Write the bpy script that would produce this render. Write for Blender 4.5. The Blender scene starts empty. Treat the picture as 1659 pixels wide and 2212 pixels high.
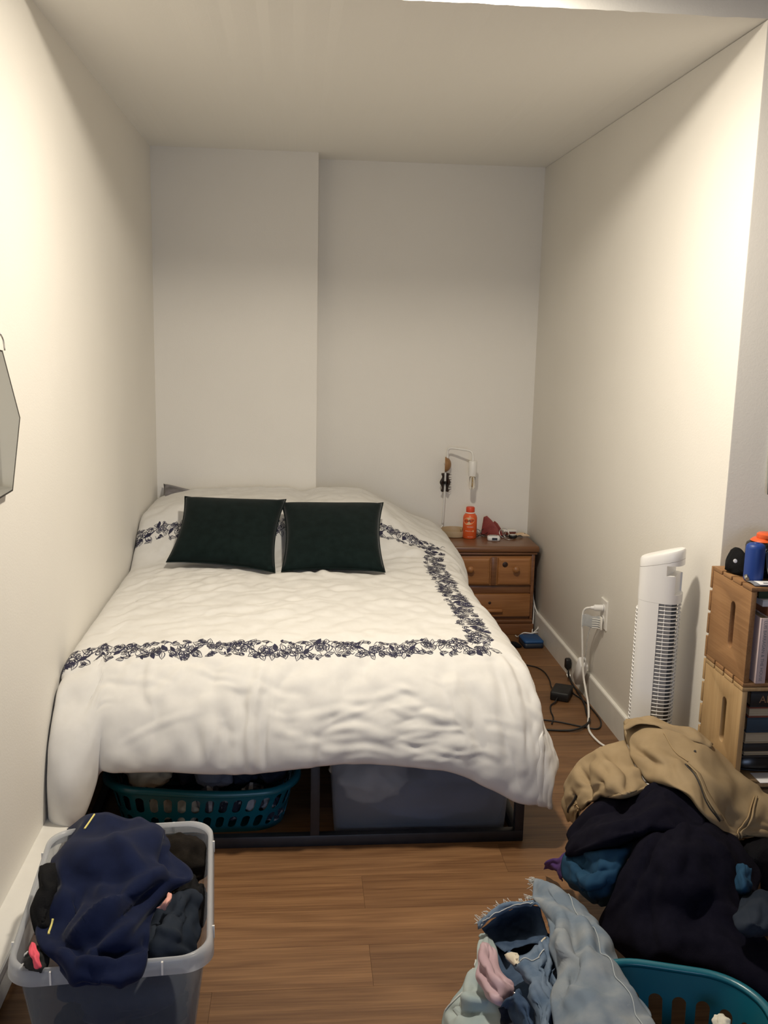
import bpy, bmesh, math, random
import numpy as np
from mathutils import Vector, Matrix
PI = math.pi
rng = np.random.RandomState(7)
random.seed(7)
S = bpy.context.scene
COL = S.collection

# ------------------------------------------------------------------ camera
def look(yaw, pitch, roll):
    cy, sy = math.cos(yaw), math.sin(yaw)
    f = Vector((sy*math.cos(pitch), cy*math.cos(pitch), -math.sin(pitch)))
    r0 = Vector((cy, -sy, 0)); u0 = r0.cross(f)
    r = r0*math.cos(roll) + u0*math.sin(roll); u = -r0*math.sin(roll) + u0*math.cos(roll)
    return Matrix(((r.x, u.x, -f.x), (r.y, u.y, -f.y), (r.z, u.z, -f.z)))
cd = bpy.data.cameras.new('camera')
cd.sensor_fit = 'VERTICAL'; cd.sensor_height = 36.0
cd.lens = 2070/2212*36.0; cd.clip_start = 0.02
cam = bpy.data.objects.new('camera', cd); COL.objects.link(cam)
cam.matrix_world = Matrix.Translation((0, 0, 1.55)) @ look(.0902, .1841, .0218).to_4x4()
S.camera = cam

# ------------------------------------------------------------------ world, lights, exposure
w = bpy.data.worlds.new('world'); S.world = w; w.use_nodes = True
w.node_tree.nodes['Background'].inputs[0].default_value = (.7, .7, .7, 1)
w.node_tree.nodes['Background'].inputs[1].default_value = .3
def lamp(name, kind, loc, energy, color, size, aim=None, size_y=None):
    l = bpy.data.lights.new(name, kind); l.energy = energy; l.color = color
    if kind == 'AREA':
        l.size = size
        if size_y: l.shape = 'RECTANGLE'; l.size_y = size_y
    else: l.shadow_soft_size = size
    o = bpy.data.objects.new(name, l); COL.objects.link(o); o.location = loc
    if aim: o.rotation_euler = (Vector(aim)-Vector(loc)).to_track_quat('-Z', 'Y').to_euler()
    return o
cl_ = lamp('ceiling_lamp', 'AREA', (.30, 2.475, 2.488), 37.5, (1.0, .905, .755), .15, (.30, 2.475, 0))
cl_.data.shape = 'DISK'
wl = lamp('window_daylight', 'AREA', (.2, -2.3, 1.35), 8, (.52, .68, 1.0), 1.5, (.15, 2.7, .25), 1.0)
wl.data.spread = math.radians(95)
S.view_settings.view_transform = 'Standard'; S.view_settings.look = 'None'
S.view_settings.exposure = 0.08; S.view_settings.gamma = 1.0; S.view_settings.use_curve_mapping = False

# ------------------------------------------------------------------ helpers: objects
def wloc(o):
    v = Vector((0, 0, 0))
    while o is not None: v += o.location; o = o.parent
    return v
def tag(o, label=None, cat=None, group=None, kind=None):
    if label: o['label'] = label
    if cat: o['category'] = cat
    if group: o['group'] = group
    if kind: o['kind'] = kind
    return o
def thing(name, label, cat, loc, group=None):
    o = bpy.data.objects.new(name, None); COL.objects.link(o); o.location = loc
    o.empty_display_size = .05
    return tag(o, label, cat, group)
def mesh(name, verts, faces, mat, parent=None, smooth=False, mats=None, fm=None):
    off = wloc(parent) if parent is not None else Vector((0, 0, 0))
    v = np.asarray(verts, float).reshape(-1, 3) - np.array(off)
    me = bpy.data.meshes.new(name); me.from_pydata(v.tolist(), [], [tuple(int(i) for i in f) for f in faces])
    me.materials.append(mat)
    for m in (mats or []): me.materials.append(m)
    if fm is not None: me.polygons.foreach_set('material_index', np.asarray(fm, np.int32))
    bm = bmesh.new(); bm.from_mesh(me); bmesh.ops.recalc_face_normals(bm, faces=bm.faces); bm.to_mesh(me); bm.free()
    if smooth: me.polygons.foreach_set('use_smooth', np.ones(len(me.polygons), bool))
    me.update()
    o = bpy.data.objects.new(name, me); COL.objects.link(o)
    if parent is not None: o.parent = parent
    return o
class G:
    """collects vertices and faces of one mesh"""
    def __init__(s): s.v = []; s.f = []; s.m = []
    def add(s, v, f, m=0):
        b = len(s.v); s.v += [tuple(map(float, p)) for p in v]; s.f += [tuple(i+b for i in q) for q in f]; s.m += [m]*len(f); return s
    def box(s, lo, hi, m=0):
        (a, b, c), (d, e, f) = lo, hi
        return s.add([(a,b,c),(d,b,c),(d,e,c),(a,e,c),(a,b,f),(d,b,f),(d,e,f),(a,e,f)],
                     [(0,3,2,1),(4,5,6,7),(0,1,5,4),(1,2,6,5),(2,3,7,6),(3,0,4,7)], m)
    def obj(s, name, mat, parent=None, smooth=False, mats=None):
        return mesh(name, s.v, s.f, mat, parent, smooth, mats, s.m if mats else None)
def bevel(o, wd, seg=2, angle=.6):
    bm = bmesh.new(); bm.from_mesh(o.data)
    ed = [e for e in bm.edges if len(e.link_faces) == 2 and e.calc_face_angle(0) > angle]
    bmesh.ops.bevel(bm, geom=ed, offset=wd, segments=seg, profile=.5, affect='EDGES', clamp_overlap=True)
    bm.to_mesh(o.data); bm.free()
    o.data.polygons.foreach_set('use_smooth', np.ones(len(o.data.polygons), bool))
    try: o.data.set_sharp_from_angle(angle=.7)
    except Exception: pass
    return o
def box(name, lo, hi, mat, parent=None, bv=0, seg=2):
    o = G().box(lo, hi).obj(name, mat, parent)
    return bevel(o, bv, seg) if bv else o
def rings(sec, close_u=True, cap=True):
    """sec: list of rings (each list of points) -> verts, faces"""
    n = len(sec[0]); v = [p for r in sec for p in r]; f = []
    for i in range(len(sec)-1):
        for j in range(n if close_u else n-1):
            k = (j+1) % n
            f.append((i*n+j, i*n+k, (i+1)*n+k, (i+1)*n+j))
    if cap and close_u:
        f.append(tuple(reversed(range(n)))); f.append(tuple((len(sec)-1)*n+j for j in range(n)))
    return v, f
def lathe_geo(c, prof, n=32, axis=(0, 0, 1)):
    ax = Vector(axis).normalized(); q = Vector((0, 0, 1)).rotation_difference(ax); c = Vector(c)
    sec = [[c + q @ Vector((r*math.cos(2*PI*j/n), r*math.sin(2*PI*j/n), z)) for j in range(n)] for r, z in prof]
    return rings(sec)
def lathe(name, c, prof, mat, parent=None, n=32, axis=(0, 0, 1)):
    v, f = lathe_geo(c, prof, n, axis)
    o = mesh(name, v, f, mat, parent, True)
    try: o.data.set_sharp_from_angle(angle=.8)
    except Exception: pass
    return o
def crv(pts, n=12, closed=False):
    """Catmull-Rom through points, n samples per span"""
    P = [np.array(p, float) for p in pts]; out = []
    m = len(P); spans = m if closed else m-1
    for i in range(spans):
        if closed: a, b, c, d = P[i-1], P[i], P[(i+1) % m], P[(i+2) % m]
        else:
            b, c = P[i], P[i+1]; a = P[i-1] if i else 2*b-c; d = P[i+2] if i+2 < m else 2*c-b
        for k in range(n):
            t = k/n
            out.append(.5*((2*b)+(c-a)*t+(2*a-5*b+4*c-d)*t*t+(3*b-3*c+d-a)*t**3))
    if not closed: out.append(P[-1])
    return out
def tube_geo(pts, r, n=8, closed=False):
    P = [Vector(p) for p in pts]; m = len(P); sec = []
    up = Vector((0, 0, 1)); side = None
    for i in range(m):
        a = P[i-1] if (i or closed) else P[0]; b = P[(i+1) % m] if (i < m-1 or closed) else P[-1]
        d = (b-a); d = d.normalized() if d.length > 1e-9 else Vector((0, 0, 1))
        if side is None:
            side = d.cross(up)
            if side.length < .05: side = d.cross(Vector((1, 0, 0)))
        side = (side - d*side.dot(d)).normalized(); t = d.cross(side)
        rr = r[i] if hasattr(r, '__len__') else r
        sec.append([P[i] + side*(rr*math.cos(2*PI*j/n)) + t*(rr*math.sin(2*PI*j/n)) for j in range(n)])
    if closed: sec.append(sec[0]); return rings(sec, cap=False)
    return rings(sec)
def tube(name, pts, r, mat, parent=None, n=8, smooth_n=10, closed=False):
    p = crv(pts, smooth_n, closed) if smooth_n else pts
    v, f = tube_geo(p, r, n, closed)
    return mesh(name, v, f, mat, parent, True)
def rrect(cx, cy, hx, hy, r, z, n=6, rot=0.0):
    pts = []
    for k, (sx, sy) in enumerate(((1, 1), (-1, 1), (-1, -1), (1, -1))):
        for i in range(n+1):
            a = PI/2*k + PI/2*i/n
            pts.append((sx*(hx-r)+r*math.cos(a), sy*(hy-r)+r*math.sin(a)))
    c, s = math.cos(rot), math.sin(rot)
    return [(cx+c*x-s*y, cy+s*x+c*y, z) for x, y in pts]
def modapply(o):
    dg = bpy.context.evaluated_depsgraph_get(); dg.update()
    me = bpy.data.meshes.new_from_object(o.evaluated_get(dg)); o.modifiers.clear(); old = o.data; o.data = me; bpy.data.meshes.remove(old)
    return o
def cut(o, geos):
    """subtract closed meshes from o"""
    for v, f in geos:
        c = mesh('cutter', v, f, o.data.materials[0])
        m = o.modifiers.new('b', 'BOOLEAN'); m.operation = 'DIFFERENCE'; m.solver = 'EXACT'; m.object = c
        modapply(o); me = c.data; bpy.data.objects.remove(c); bpy.data.meshes.remove(me)
    return o
def copy_tree(o, move, label=None):
    c = o.copy(); COL.objects.link(c); c.location = Vector(o.location)+Vector(move)
    if label: c['label'] = label
    for ch in list(o.children):
        d = ch.copy(); COL.objects.link(d); d.parent = c
        for g in list(ch.children):
            e = g.copy(); COL.objects.link(e); e.parent = d
    return c

# ------------------------------------------------------------------ helpers: cloth
def cr_eval(P, n, axis):
    P = np.moveaxis(P, axis, 0); m = P.shape[0]
    Q = np.concatenate([2*P[:1]-P[1:2], P, 2*P[-1:]-P[-2:-1]])
    t = np.linspace(0, m-1, n); i = np.minimum(t.astype(int), m-2); u = (t-i).reshape((-1,)+(1,)*(P.ndim-1))
    a, b, c, d = Q[i], Q[i+1], Q[i+2], Q[i+3]
    r = .5*(2*b+(c-a)*u+(2*a-5*b+4*c-d)*u*u+(3*b-3*c+d-a)*u**3)
    return np.moveaxis(r, 0, axis)
def resample(P, n, m): return cr_eval(cr_eval(np.asarray(P, float), n, 0), m, 1)
def up2(P):
    for ax in (0, 1):
        A = np.moveaxis(P, ax, 0); B = np.concatenate([2*A[:1]-A[1:2], A, 2*A[-1:]-A[-2:-1]])
        mid = (-B[:-3]+9*B[1:-2]+9*B[2:-1]-B[3:])/16
        R = np.empty((2*A.shape[0]-1,)+A.shape[1:]); R[::2] = A; R[1::2] = mid
        P = np.moveaxis(R, 0, ax)
    return P
def normals(P):
    du = np.gradient(P, axis=0); dv = np.gradient(P, axis=1); n = np.cross(du, dv)
    return n/(np.linalg.norm(n, axis=2, keepdims=True)+1e-12)
def smooth2(P, k=1):
    for _ in range(k):
        Q = P.copy(); Q[1:-1] += .5*((P[:-2]+P[2:])/2-P[1:-1]); P = Q
        Q = P.copy(); Q[:, 1:-1] += .5*((P[:, :-2]+P[:, 2:])/2-P[:, 1:-1]); P = Q
    return P
def _con(X, a, b, rest, k):
    d = X[b]-X[a]; L = np.sqrt((d*d).sum(-1))+1e-9
    c = (.5*k*(L-rest)/L)[..., None]*d
    X[a] += c; X[b] -= c
def cloth(base, levels, seed=1, zmin=None, hold=None, clampf=None):
    """grow the rest lengths of a smooth sheet a little and let it buckle: gives natural folds close to the given shape"""
    r = np.random.RandomState(seed); B = np.asarray(base, float); X = B.copy()
    H = hold
    for lv in levels:
        if lv.get('up'):
            X = up2(X); B = up2(B)
            if H is not None: H = np.clip(up2(H[..., None])[..., 0], 0, 1)
        n, m = X.shape[:2]
        nz = r.randn(n, m); nz = smooth2(nz[..., None], lv.get('ns', 2))
        nz /= (np.abs(nz).mean()+1e-9)
        X = X + normals(B)*nz*lv.get('noise', .002)
        gu, gv = lv.get('g', (1.0, 1.0)); kb = lv.get('bend', .2); ks = lv.get('shear', .15); an = lv.get('anchor', .02)
        ln = lambda A, a, b: np.sqrt(((A[b]-A[a])**2).sum(-1))
        st = []
        for p in (0, 1):
            ia = (slice(p, n-1, 2), slice(None)); ib = (slice(p+1, n, 2), slice(None)); st.append((ia, ib, ln(B, ia, ib)*gu, 1.0))
            ia = (slice(None), slice(p, m-1, 2)); ib = (slice(None), slice(p+1, m, 2)); st.append((ia, ib, ln(B, ia, ib)*gv, 1.0))
        g2 = math.sqrt((gu*gu+gv*gv)/2)
        for p in (0, 1):
            ia = (slice(p, n-1, 2), slice(0, m-1)); ib = (slice(p+1, n, 2), slice(1, m)); st.append((ia, ib, ln(B, ia, ib)*g2, ks))
            ia = (slice(p, n-1, 2), slice(1, m)); ib = (slice(p+1, n, 2), slice(0, m-1)); st.append((ia, ib, ln(B, ia, ib)*g2, ks))
        for stp in lv.get('bs', (2, 3)):
            for p in range(2*stp):
                if p % (2*stp) >= stp: continue
                na = len(range(p, n-stp, 2*stp)); ma = len(range(p, m-stp, 2*stp))
                if na:
                    ia = (slice(p, p+2*stp*(na-1)+1, 2*stp), slice(None)); ib = (slice(p+stp, p+stp+2*stp*(na-1)+1, 2*stp), slice(None)); st.append((ia, ib, ln(B, ia, ib)*gu, kb))
                if ma:
                    ia = (slice(None), slice(p, p+2*stp*(ma-1)+1, 2*stp)); ib = (slice(None), slice(p+stp, p+stp+2*stp*(ma-1)+1, 2*stp)); st.append((ia, ib, ln(B, ia, ib)*gv, kb))
        for it in range(lv.get('it', 40)):
            for a, b, rest, k in st: _con(X, a, b, rest, k)
            if H is not None: X += (an+(1-an)*H)[..., None]*(B-X)
            else: X += an*(B-X)
            if zmin is not None: np.maximum(X[..., 2], zmin, out=X[..., 2])
            if clampf: clampf(X)
        if lv.get('sm'): X = smooth2(X, lv['sm'])
    return X
def sheet_geo(P, th=None, puff=None):
    """grid -> closed two-layer shell. th: thickness; puff: width of the rounded rim"""
    n, m = P.shape[:2]; N = normals(P)
    if th is None:
        v = P.reshape(-1, 3); f = [(i*m+j, (i+1)*m+j, (i+1)*m+j+1, i*m+j+1) for i in range(n-1) for j in range(m-1)]
        return v, f
    e = np.minimum(np.minimum(np.arange(n)[:, None], n-1-np.arange(n)[:, None]), np.minimum(np.arange(m)[None], m-1-np.arange(m)[None]))
    k = 1.0 if puff is None else np.sqrt(np.clip(1-(1-np.minimum(e/puff, 1))**2, 0.02, 1))
    T = np.broadcast_to(np.asarray(th*k, float), (n, m))[..., None]
    A = P+N*T/2; C = P-N*T/2
    v = np.concatenate([A.reshape(-1, 3), C.reshape(-1, 3)]); o = n*m; f = []
    for i in range(n-1):
        for j in range(m-1):
            a, b, c, d = i*m+j, (i+1)*m+j, (i+1)*m+j+1, i*m+j+1
            f.append((a, b, c, d)); f.append((o+d, o+c, o+b, o+a))
    for i in range(n-1):
        a, b = i*m, (i+1)*m; f.append((a, o+a, o+b, b)); a, b = i*m+m-1, (i+1)*m+m-1; f.append((b, o+b, o+a, a))
    for j in range(m-1):
        a, b = j, j+1; f.append((b, o+b, o+a, a)); a, b = (n-1)*m+j, (n-1)*m+j+1; f.append((a, o+a, o+b, b))
    return v, f
L1 = [dict(g=(1.16, 1.16), it=60, bend=.0, bs=(2,), shear=.06, anchor=.012, noise=.020, ns=1), dict(up=1, g=(1.10, 1.10), it=30, bend=.03, bs=(2,), shear=.1, anchor=.012, noise=.003, ns=2),
      dict(up=1, g=(1.05, 1.05), it=16, bend=.08, bs=(2, 3), shear=.15, anchor=.01, noise=.0008, ns=3, sm=2)]
def folds(P, lst):
    """press long folds into a sheet: each (points in u,v, width m, height m)"""
    n, m = P.shape[:2]; N = normals(P); flat = P.reshape(-1, 3); h = np.zeros(n*m)
    ctr = P.mean((0, 1)); sgn = np.sign((N*(np.array((0, 0, 1.55))-P)).sum(-1)).reshape(-1)
    for pts, wd, ht in lst:
        pl = [on_grid(P, p[0], p[1])[0] for p in crv([(a, b, 0) for a, b in pts], 6)]
        best = np.full(n*m, 9.0); tt = np.zeros(n*m)
        for i in range(len(pl)-1):
            a, b = pl[i], pl[i+1]; ab = b-a; L2 = ab@ab+1e-12
            u = np.clip(((flat-a)@ab)/L2, 0, 1); d = np.linalg.norm(flat-a-u[:, None]*ab, axis=1); k = d < best
            best = np.where(k, d, best); tt = np.where(k, (i+u)/(len(pl)-1), tt)
        h += ht*np.exp(-(best/wd)**2)*np.sin(np.clip(tt, .08, .92)*PI)**.6
    return P+N*(h*sgn).reshape(n, m, 1)
def fabric(name, grid, mat, parent=None, seed=1, n=14, m=16, th=.003, levels=L1, zmin=.004, grow=None, amp=1.0, fold=None):
    base = resample(grid, n, m)
    lv = [dict(l) for l in levels]
    for l in lv:
        l['g'] = tuple(1+(x-1)*amp for x in l['g'])
    P = cloth(base, lv, seed, zmin)
    if fold: P = folds(P, fold)
    if zmin is not None: np.maximum(P[..., 2], zmin, out=P[..., 2])
    v, f = sheet_geo(P, th, 2)
    o = mesh(name, v, f, mat, parent, True); o['gridshape'] = 0; del o['gridshape']
    return o, P
def on_grid(P, u, v):
    """point and normal on a grid surface at u,v in 0..1"""
    n, m = P.shape[:2]; x = min(max(u, 0), .9999)*(n-1); y = min(max(v, 0), .9999)*(m-1); i, j = int(x), int(y); a, b = x-i, y-j
    p = P[i, j]*(1-a)*(1-b)+P[i+1, j]*a*(1-b)+P[i, j+1]*(1-a)*b+P[i+1, j+1]*a*b
    nn = np.cross(P[i+1, j]-P[i, j], P[i, j+1]-P[i, j]); nn /= np.linalg.norm(nn)+1e-12
    return p, nn

# ------------------------------------------------------------------ materials
def nt(name):
    m = bpy.data.materials.new(name); m.use_nodes = True
    t = m.node_tree; b = t.nodes['Principled BSDF']; return m, t, b
def node(t, kind, **kw):
    n = t.nodes.new(kind)
    for k, v in kw.items():
        if k in n.inputs: n.inputs[k].default_value = v
        else: setattr(n, k, v)
    return n
def rgb(c): return (c[0], c[1], c[2], 1)
def paint(name, c, rough=.6, c2=None, scale=8, bump=0, bscale=60, stretch=(1, 1, 1), metal=0, spec=.5, sheen=0, coat=0, detail=4, lo=.35, hi=.65):
    """plain or two-tone noise material with fine relief"""
    m, t, b = nt(name); L = t.links.new
    b.inputs['Roughness'].default_value = rough; b.inputs['Metallic'].default_value = metal
    b.inputs['Specular IOR Level'].default_value = spec
    b.inputs['Base Color'].default_value = rgb(c)
    if sheen: b.inputs['Sheen Weight'].default_value = sheen; b.inputs['Sheen Roughness'].default_value = .4
    if coat: b.inputs['Coat Weight'].default_value = coat
    tc = node(t, 'ShaderNodeTexCoord'); mp = node(t, 'ShaderNodeMapping'); mp.inputs['Scale'].default_value = stretch
    L(tc.outputs['Object'], mp.inputs['Vector'])
    if c2 is not None:
        n = node(t, 'ShaderNodeTexNoise', Scale=scale, Detail=detail); L(mp.outputs[0], n.inputs['Vector'])
        r = node(t, 'ShaderNodeValToRGB'); r.color_ramp.elements[0].position = lo; r.color_ramp.elements[1].position = hi
        r.color_ramp.elements[0].color = rgb(c); r.color_ramp.elements[1].color = rgb(c2)
        L(n.outputs['Fac'], r.inputs['Fac']); L(r.outputs['Color'], b.inputs['Base Color'])
    if bump:
        n2 = node(t, 'ShaderNodeTexNoise', Scale=bscale, Detail=3.0); L(mp.outputs[0], n2.inputs['Vector'])
        bp = node(t, 'ShaderNodeBump', Strength=bump, Distance=.01); L(n2.outputs['Fac'], bp.inputs['Height']); L(bp.outputs[0], b.inputs['Normal'])
    return m
def wood(name, dark, light, scale=3.0, along='X', rough=.45, rand=True, ring=18, contrast=1.0, coat=0):
    m, t, b = nt(name); L = t.links.new
    b.inputs['Roughness'].default_value = rough
    if coat: b.inputs['Coat Weight'].default_value = coat; b.inputs['Coat Roughness'].default_value = .25
    tc = node(t, 'ShaderNodeTexCoord'); oi = node(t, 'ShaderNodeObjectInfo')
    ad = node(t, 'ShaderNodeVectorMath', operation='MULTIPLY_ADD')
    ad.inputs[1].default_value = (1, 1, 1)
    sc = node(t, 'ShaderNodeVectorMath', operation='SCALE'); sc.inputs['Scale'].default_value = 37.0
    cmb = node(t, 'ShaderNodeCombineXYZ')
    for k in range(3): L(oi.outputs['Random'], cmb.inputs[k])
    L(cmb.outputs[0], sc.inputs[0]); L(tc.outputs['Object'], ad.inputs[0]); L(sc.outputs[0], ad.inputs[2])
    mp = node(t, 'ShaderNodeMapping'); s = {'X': (.12, 1, 1), 'Y': (1, .12, 1), 'Z': (1, 1, .12)}[along]
    mp.inputs['Scale'].default_value = s; L(ad.outputs[0], mp.inputs['Vector'])
    n1 = node(t, 'ShaderNodeTexNoise', Scale=scale*2.2, Detail=2.0, Distortion=.6); L(mp.outputs[0], n1.inputs['Vector'])
    mul = node(t, 'ShaderNodeMath', operation='MULTIPLY'); mul.inputs[1].default_value = ring; L(n1.outputs['Fac'], mul.inputs[0])
    fr = node(t, 'ShaderNodeMath', operation='PINGPONG'); fr.inputs[1].default_value = 1.0; L(mul.outputs[0], fr.inputs[0])
    mp2 = node(t, 'ShaderNodeMapping'); s2 = {'X': (.03, 1, 1), 'Y': (1, .03, 1), 'Z': (1, 1, .03)}[along]
    mp2.inputs['Scale'].default_value = s2; L(ad.outputs[0], mp2.inputs['Vector'])
    n2 = node(t, 'ShaderNodeTexNoise', Scale=170.0, Detail=3.0); L(mp2.outputs[0], n2.inputs['Vector'])
    mx = node(t, 'ShaderNodeMath', operation='MULTIPLY_ADD'); mx.inputs[1].default_value = .32*contrast; L(fr.outputs[0], mx.inputs[0])
    m3 = node(t, 'ShaderNodeMath', operation='MULTIPLY_ADD'); m3.inputs[1].default_value = 1.1*contrast; m3.inputs[2].default_value = -.2; L(n2.outputs['Fac'], m3.inputs[0]); L(m3.outputs[0], mx.inputs[2])
    r = node(t, 'ShaderNodeValToRGB'); r.color_ramp.elements[0].position = .15; r.color_ramp.elements[1].position = .8
    r.color_ramp.elements[0].color = rgb(dark); r.color_ramp.elements[1].color = rgb(light); L(mx.outputs[0], r.inputs['Fac'])
    out = r.outputs['Color']
    if rand:
        hs = node(t, 'ShaderNodeHueSaturation'); mr = node(t, 'ShaderNodeMapRange'); mr.inputs['To Min'].default_value = .86; mr.inputs['To Max'].default_value = 1.1
        L(oi.outputs['Random'], mr.inputs['Value']); L(mr.outputs[0], hs.inputs['Value']); L(out, hs.inputs['Color']); out = hs.outputs['Color']
    L(out, b.inputs['Base Color'])
    bp = node(t, 'ShaderNodeBump', Strength=.08, Distance=.004); L(n2.outputs['Fac'], bp.inputs['Height']); L(bp.outputs[0], b.inputs['Normal'])
    return m
def plastic(name, c, opaque=.35, rough=.35, tl=.5):
    """milky see-through plastic"""
    m, t, b = nt(name); L = t.links.new
    b.inputs['Base Color'].default_value = rgb(c); b.inputs['Roughness'].default_value = rough
    tr = node(t, 'ShaderNodeBsdfTransparent'); tr.inputs[0].default_value = (.93, .95, .97, 1)
    tn = node(t, 'ShaderNodeBsdfTranslucent'); tn.inputs[0].default_value = rgb(c)
    m1 = node(t, 'ShaderNodeMixShader'); m1.inputs[0].default_value = tl; L(b.outputs[0], m1.inputs[1]); L(tn.outputs[0], m1.inputs[2])
    fr = node(t, 'ShaderNodeLayerWeight', Blend=.35)
    mr = node(t, 'ShaderNodeMapRange'); mr.inputs['To Min'].default_value = opaque; mr.inputs['To Max'].default_value = min(1, opaque+.45); L(fr.outputs['Facing'], mr.inputs['Value'])
    m2 = node(t, 'ShaderNodeMixShader'); L(mr.outputs[0], m2.inputs[0]); L(tr.outputs[0], m2.inputs[1]); L(m1.outputs[0], m2.inputs[2])
    L(m2.outputs[0], t.nodes['Material Output'].inputs['Surface'])
    return m
def glass(name, c=(1, 1, 1), rough=.02):
    m, t, b = nt(name); b.inputs['Base Color'].default_value = rgb(c); b.inputs['Roughness'].default_value = rough
    b.inputs['Transmission Weight'].default_value = 1.0; b.inputs['IOR'].default_value = 1.45
    return m
M = {}
M['wall'] = paint('wall_paint', (.865, .835, .775), .62, (.88, .85, .79), 3, bump=.05, bscale=180, spec=.35)
M['ceiling'] = paint('ceiling_paint', (.88, .86, .81), .7, bump=.06, bscale=160, spec=.3)
M['trim'] = paint('trim_paint', (.80, .78, .73), .4, (.76, .74, .69), 14)
M['plank'] = wood('oak_laminate', (.13, .060, .024), (.285, .150, .066), 3.0, 'X', .42, True, 9, .8)
M['subfloor'] = paint('subfloor', (.05, .025, .012), .8)
M['linen'] = paint('white_linen', (.715, .70, .67), .85, (.745, .73, .70), 30, bump=.10, bscale=1400, spec=.15, sheen=.1)
M['sheet'] = paint('cotton_sheet', (.76, .74, .70), .85, bump=.1, bscale=900, spec=.2)
M['navy_thread'] = paint('navy_thread', (.008, .008, .028), .7, (.018, .017, .055), 60)
M['velvet'] = paint('green_velvet', (.0025, .0075, .007), .8, (.005, .012, .0115), 30, bump=.15, bscale=500, sheen=.12, spec=.1)
M['satin'] = paint('grey_satin', (.05, .045, .05), .35, (.22, .20, .22), 16)
M['black_metal'] = paint('black_metal', (.012, .013, .017), .45, (.018, .019, .024), 20)
M['pine'] = wood('amber_pine', (.27, .110, .034), (.43, .195, .066), 5.0, 'X', .42, True, 10, .8, coat=.15)
M['pine_dark'] = wood('dark_pine', (.155, .062, .024), (.27, .122, .050), 5.0, 'X', .38, True, 10, .8, coat=.25)
M['knot'] = paint('wood_knot', (.02, .008, .004), .5, (.04, .015, .006), 40)
M['crate_amber'] = wood('crate_amber', (.27, .135, .052), (.43, .24, .105), 3.5, 'Y', .6, True, 9, .7)
M['crate_pale'] = wood('crate_pale', (.42, .27, .125), (.60, .42, .22), 3.5, 'Z', .6, True, 9, .6)
M['white_plastic'] = paint('white_plastic', (.80, .79, .78), .35, (.83, .82, .81), 6)
M['white_enamel'] = paint('white_enamel', (.82, .80, .76), .35)
M['dark_in'] = paint('dark_interior', (.012, .010, .010), .6)
M['grey_vane'] = paint('grey_vane', (.42, .40, .38), .5)
M['teal'] = paint('teal_plastic', (.005, .105, .150), .30, (.006, .118, .166), 5)
M['tub'] = plastic('clear_tub_plastic', (.32, .35, .41), .09, .3)
M['tub_rim'] = plastic('clear_rim_plastic', (.80, .82, .86), .40, .18)
M['bin'] = plastic('clouded_bin_plastic', (.62, .66, .74), .17, .35)
M['khaki'] = paint('khaki_cotton', (.295, .215, .122), .85, (.34, .252, .148), 14, bump=.12, bscale=900, spec=.2)
M['khaki_in'] = paint('khaki_inside', (.33, .23, .125), .9)
M['navy_knit'] = paint('navy_knit', (.0042, .0040, .0095), .95, (.0062, .0058, .0125), 40, bump=.25, bscale=700, spec=.08)
M['black_knit'] = paint('black_knit', (.006, .006, .008), .95, bump=.4, bscale=300, spec=.1)
M['blue_cotton'] = paint('blue_cotton', (.013, .045, .092), .9, (.018, .06, .118), 20, bump=.1, bscale=800, spec=.12)
M['purple'] = paint('purple_cotton', (.06, .022, .13), .9)
M['navy_fleece'] = paint('navy_fleece', (.0062, .0105, .036), .9, (.0085, .0140, .046), 25, bump=.12, bscale=900, spec=.1, sheen=.08)
M['brown_fleece'] = paint('brown_fleece', (.012, .010, .008), 1.0, (.022, .018, .015), 30, bump=.35, bscale=420, spec=.08)
M['black_cotton'] = paint('black_cotton', (.008, .008, .009), .9, bump=.2, bscale=300, spec=.15)
M['slate'] = paint('slate_denim', (.012, .018, .030), .9, (.024, .031, .045), 12, bump=.12, bscale=900, spec=.12)
M['denim_light'] = paint('light_denim', (.155, .198, .255), .9, (.262, .288, .315), 11, bump=.15, bscale=900, detail=8, spec=.12, lo=.38, hi=.62)
M['denim_mid'] = paint('mid_denim', (.085, .13, .205), .9, (.155, .205, .28), 22, bump=.15, bscale=900, detail=8, spec=.12)
M['denim_dark'] = paint('dark_denim', (.035, .060, .11), .9, (.065, .10, .165), 22, bump=.15, bscale=900, detail=8, spec=.12)
M['seam_pale'] = paint('pale_denim_seam', (.36, .40, .43), .9)
M['stitch'] = paint('pale_stitching', (.55, .56, .55), .8)
M['thread_tan'] = paint('tan_stitching', (.34, .235, .12), .8)
M['pink'] = paint('pink_satin', (.44, .30, .34), .5, (.49, .35, .39), 10, spec=.35)
M['mint'] = paint('pale_mint_denim', (.29, .36, .37), .9, (.39, .44, .43), 9, bump=.12, bscale=900, detail=7)
M['label'] = paint('cream_label', (.62, .56, .45), .7)
M['metal'] = paint('steel', (.55, .54, .52), .3, metal=1)
M['gold'] = paint('brass', (.62, .46, .22), .3, metal=1)
M['brown_cotton'] = paint('brown_cotton', (.075, .05, .038), .95, (.10, .07, .055), 20, bump=.3, bscale=300)
M['cream'] = paint('cream_cotton', (.66, .62, .52), .9)
M['yellow'] = paint('yellow_piping', (.80, .70, .22), .7)
M['coral'] = paint('coral_cotton', (.85, .10, .15), .8)
M['peach'] = paint('peach_cotton', (.72, .36, .30), .8)
M['black_gloss'] = paint('black_gloss', (.008, .008, .009), .25)
M['black_rubber'] = paint('black_rubber', (.007, .007, .008), .5)
M['blue_box'] = paint('blue_plastic', (.012, .075, .22), .5)
M['blue_dark'] = paint('dark_blue_plastic', (.010, .018, .035), .5)
M['bottle_blue'] = paint('blue_silicone', (.012, .05, .26), .45, (.014, .055, .28), 10)
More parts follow.
